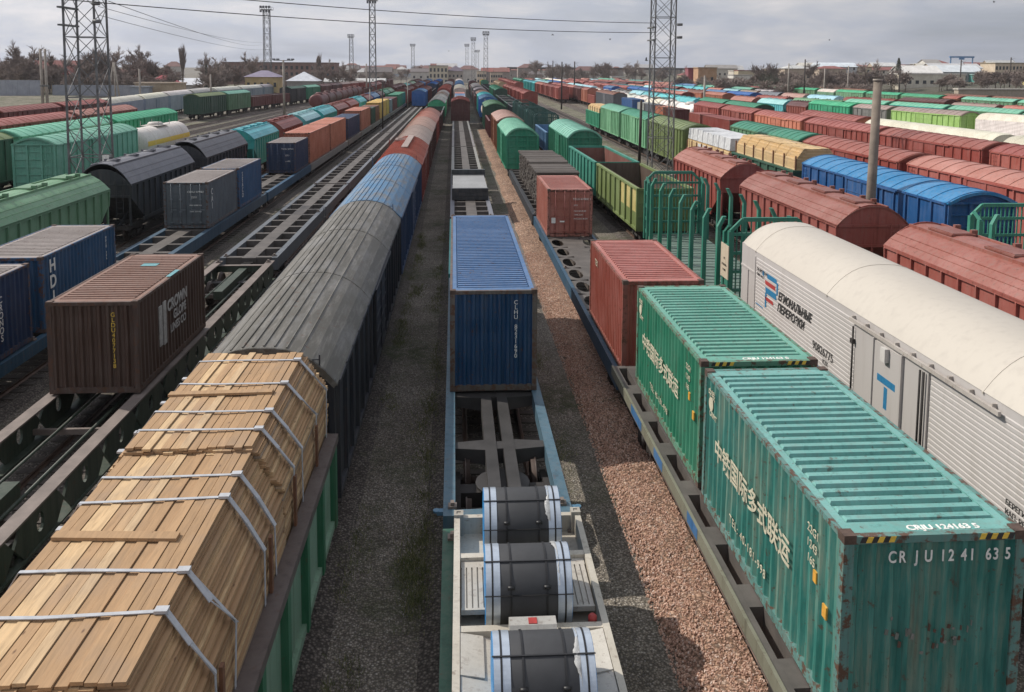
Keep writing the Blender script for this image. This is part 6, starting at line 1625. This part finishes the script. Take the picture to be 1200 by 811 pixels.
building('shed', 'magenta panelled shed left of the orange building', 94.2, 340, 0, 3.6, 5, 10.8, (.26, .07, .09), 'flat', (.22, .07, .08))
building('wall_building', 'long earth coloured wall below the right hillside', 150, 214, 1.0, 40, 2, 4.6, (.38, .32, .25), 'flat', (.5, .46, .4))
t = thing('gantry_crane', 'pale blue gantry crane frame above the yellow building', 'crane', (220.5, 362, 9))
b = MB()
for x in (-5, 5): b.box(x-.2, x+.2, -.2, .2, 0, 7.2)
put('leg', b.mesh('leg', ['paint']), t, col=(.1, .22, .4))
b = MB(); b.box(-5.6, 5.6, -.35, .35, 7.2, 7.9); b.box(-1, 1, -.5, .5, 6.4, 7.2); put('girder', b.mesh('girder', ['paint']), t, col=(.1, .22, .4))
rc = random.Random(8)
for i in range(64):
    x = rc.uniform(-190, 300) if i > 26 else rc.uniform(-130, 20); y = rc.uniform(560, 900); w = rc.uniform(9, 20)
    rcol = rc.choice(((.26, .08, .065), (.24, .10, .08), (.18, .09, .08), (.3, .29, .28), (.45, .44, .43), (.14, .12, .12)))
    nm = {(.26, .08, .065): 'red', (.24, .10, .08): 'brick red', (.18, .09, .08): 'brown', (.3, .29, .28): 'grey', (.45, .44, .43): 'pale', (.14, .12, .12): 'dark'}[rcol]
    building('house', 'distant house with a %s roof in the town along the skyline' % nm, x, y, rc.uniform(0, 2.5), w, rc.uniform(7, 10), rc.uniform(5, 9.5), rc.choice(((.45, .4, .34), (.33, .27, .23), (.5, .47, .43), (.3, .25, .22))), rc.choice(('gable', 'hip', 'gable')), rcol, (3, 1), 0, rc.uniform(2, 3.5), (1.4, 1.6), 'house', 'distant houses with %s roofs' % nm)
for i in range(46):
    x = rc.uniform(95, 400); y = rc.uniform(385, 560); w = rc.uniform(8, 20)
    rcol, nm = rc.choice((((.62, .62, .6), 'white'), ((.5, .5, .48), 'pale grey'), ((.24, .08, .07), 'red'), ((.3, .28, .26), 'grey'), ((.55, .52, .45), 'cream')))
    building('house', 'hillside house with a %s roof beyond the bare bushes at the right' % nm, x, y, hill(x, y)+rc.uniform(0, 1.5), w, rc.uniform(6, 10), rc.uniform(3, 5.5), rc.choice(((.55, .5, .42), (.62, .59, .53), (.45, .36, .27), (.5, .42, .28))), rc.choice(('gable', 'flat', 'hip')), rcol, (int(w/3), 1), 0, rc.uniform(1.2, 2.4), (1.2, 1.4), 'house', 'hillside houses with %s roofs' % nm)
# far footbridge across the yard
t = thing('footbridge', 'long pale footbridge crossing the yard at the far end of the tracks', 'bridge', (0, 640, 0))
b = MB(); b.box(-70, 24, -1.5, 1.5, 3.6, 4.9); put('deck', b.mesh('deck', ['wall']), t, col=(.45, .47, .5))
b = MB(); b.box(-70, 24, -1.6, -1.52, 4.9, 5.8); put('railing', b.mesh('railing', ['wall']), t, col=(.33, .37, .43))
def pier():
    b = MB(); b.box(-.5, .5, -1, 1, 0, 3.6); return b.mesh('pier', ['concrete'])
for x in (-68, -52, -36, -20, -4, 12, 22): put('pier', cached('pier', pier), t, (x, 0, 0))
t = thing('viaduct', 'dark viaduct deck on columns along the right skyline', 'bridge', (0, 655, 0))
b = MB(); b.box(36, 175, -3, 3, 9.8, 11.4); put('deck', b.mesh('deck', ['wall']), t, col=(.09, .075, .07))
def pier2():
    b = MB(); b.box(-.8, .8, -2, 2, 0, 9.8); return b.mesh('pier', ['concrete'])
for i in range(12): put('pier', cached('pier2', pier2), t, (38+i*12.2, 0, 0))

# ================================================================== camera, sun, sky
cam = bpy.data.cameras.new('camera'); co = bpy.data.objects.new('camera', cam); COLL.objects.link(co); SC.camera = co
CAM_F, CAM_CY, PIT, YAW, ROLL = 990.474, 176.777, .09750, .06120, .006
cam.sensor_fit = 'HORIZONTAL'; cam.sensor_width = 36; cam.lens = CAM_F/1200*36
cam.shift_x = 0; cam.shift_y = -(405.5-CAM_CY)/1200
cam.clip_start = .2; cam.clip_end = 12000
co.location = (0, 0, 10.5)
co.matrix_world = Matrix.Translation((0, 0, 10.5)) @ (Matrix.Rotation(-YAW, 4, 'Z') @ Matrix.Rotation(PI/2-PIT, 4, 'X') @ Matrix.Rotation(ROLL, 4, 'Z'))
SUN_EL, SUN_AZ = R(43), R(-66)      # azimuth measured from the track direction (+y) towards +x: the sun stands ahead and to the left
sun = bpy.data.lights.new('sun', 'SUN'); so = bpy.data.objects.new('sun', sun); COLL.objects.link(so)
sun.energy = 3.5; sun.angle = R(.6); sun.color = (1, .945, .86)
d = Vector((math.sin(SUN_AZ)*math.cos(SUN_EL), math.cos(SUN_AZ)*math.cos(SUN_EL), math.sin(SUN_EL)))
so.rotation_euler = d.to_track_quat('Z', 'Y').to_euler(); so.location = (0, 0, 60)
w = bpy.data.worlds.new('World'); SC.world = w; w.use_nodes = True; nt = w.node_tree; nt.nodes.clear()
out = N(nt, 'ShaderNodeOutputWorld'); sky = N(nt, 'ShaderNodeTexSky', sky_type='NISHITA')
sky.sun_disc = False; sky.sun_elevation = SUN_EL; sky.sun_rotation = SUN_AZ; sky.dust_density = 2.5; sky.air_density = 1.2
bg1 = N(nt, 'ShaderNodeBackground'); bg1.inputs['Strength'].default_value = .08; nt.links.new(sky.outputs[0], bg1.inputs[0])
tc = N(nt, 'ShaderNodeTexCoord'); sep = N(nt, 'ShaderNodeSeparateXYZ'); nt.links.new(tc.outputs['Generated'], sep.inputs[0])
zz = math_(nt, 'ADD', math_(nt, 'MAXIMUM', sep.outputs[2], 0.0), .22)
cmb = N(nt, 'ShaderNodeCombineXYZ')
nt.links.new(math_(nt, 'DIVIDE', sep.outputs[0], zz), cmb.inputs[0]); nt.links.new(math_(nt, 'DIVIDE', sep.outputs[1], zz), cmb.inputs[1])
c1 = noise(nt, cmb.outputs[0], 1.1, 7, .56, .3); c2 = noise(nt, cmb.outputs[0], 3.4, 6, .6, .4)
cc = math_(nt, 'ADD', math_(nt, 'MULTIPLY', c1, .68), math_(nt, 'MULTIPLY', c2, .32))
colr = ramp(nt, cc, [(.30, (.285, .315, .39)), (.47, (.345, .365, .42)), (.56, (.415, .42, .45)), (.64, (.50, .485, .50)), (.74, (.60, .57, .56))])
bg2 = N(nt, 'ShaderNodeBackground'); nt.links.new(colr, bg2.inputs[0])
dp = N(nt, 'ShaderNodeVectorMath', operation='DOT_PRODUCT'); nt.links.new(tc.outputs['Generated'], dp.inputs[0]); dp.inputs[1].default_value = d
nt.links.new(math_(nt, 'ADD', math_(nt, 'MULTIPLY', dp.outputs['Value'], .62), 1.23), bg2.inputs['Strength'])
ms = N(nt, 'ShaderNodeMixShader'); nt.links.new(ramp(nt, c1, [(.30, .72), (.48, .94)]), ms.inputs[0]); nt.links.new(bg1.outputs[0], ms.inputs[1]); nt.links.new(bg2.outputs[0], ms.inputs[2])
nt.links.new(ms.outputs[0], out.inputs[0])
vs = SC.view_settings; vs.view_transform = 'Standard'; vs.look = 'None'; vs.exposure = .16; vs.gamma = 1; vs.use_curve_mapping = False
SC.cycles.use_denoising = True; SC.cycles.max_bounces = 6; SC.cycles.diffuse_bounces = 3; SC.cycles.glossy_bounces = 3
# ------------------------------------------------------------------ the spring haze over the yard
b = MB(); b.box(-900, 900, -60, 1400, -1.2, 60)
m = bpy.data.materials.new('haze'); m.use_nodes = True; nt = m.node_tree; nt.nodes.clear()
out = N(nt, 'ShaderNodeOutputMaterial'); vol = N(nt, 'ShaderNodeVolumePrincipled')
vol.inputs['Color'].default_value = (.86, .87, .92, 1); vol.inputs['Density'].default_value = .00014; vol.inputs['Anisotropy'].default_value = .2
nt.links.new(vol.outputs[0], out.inputs['Volume'])
hz = struct('haze', b.mesh('haze', [m]), 'stuff')
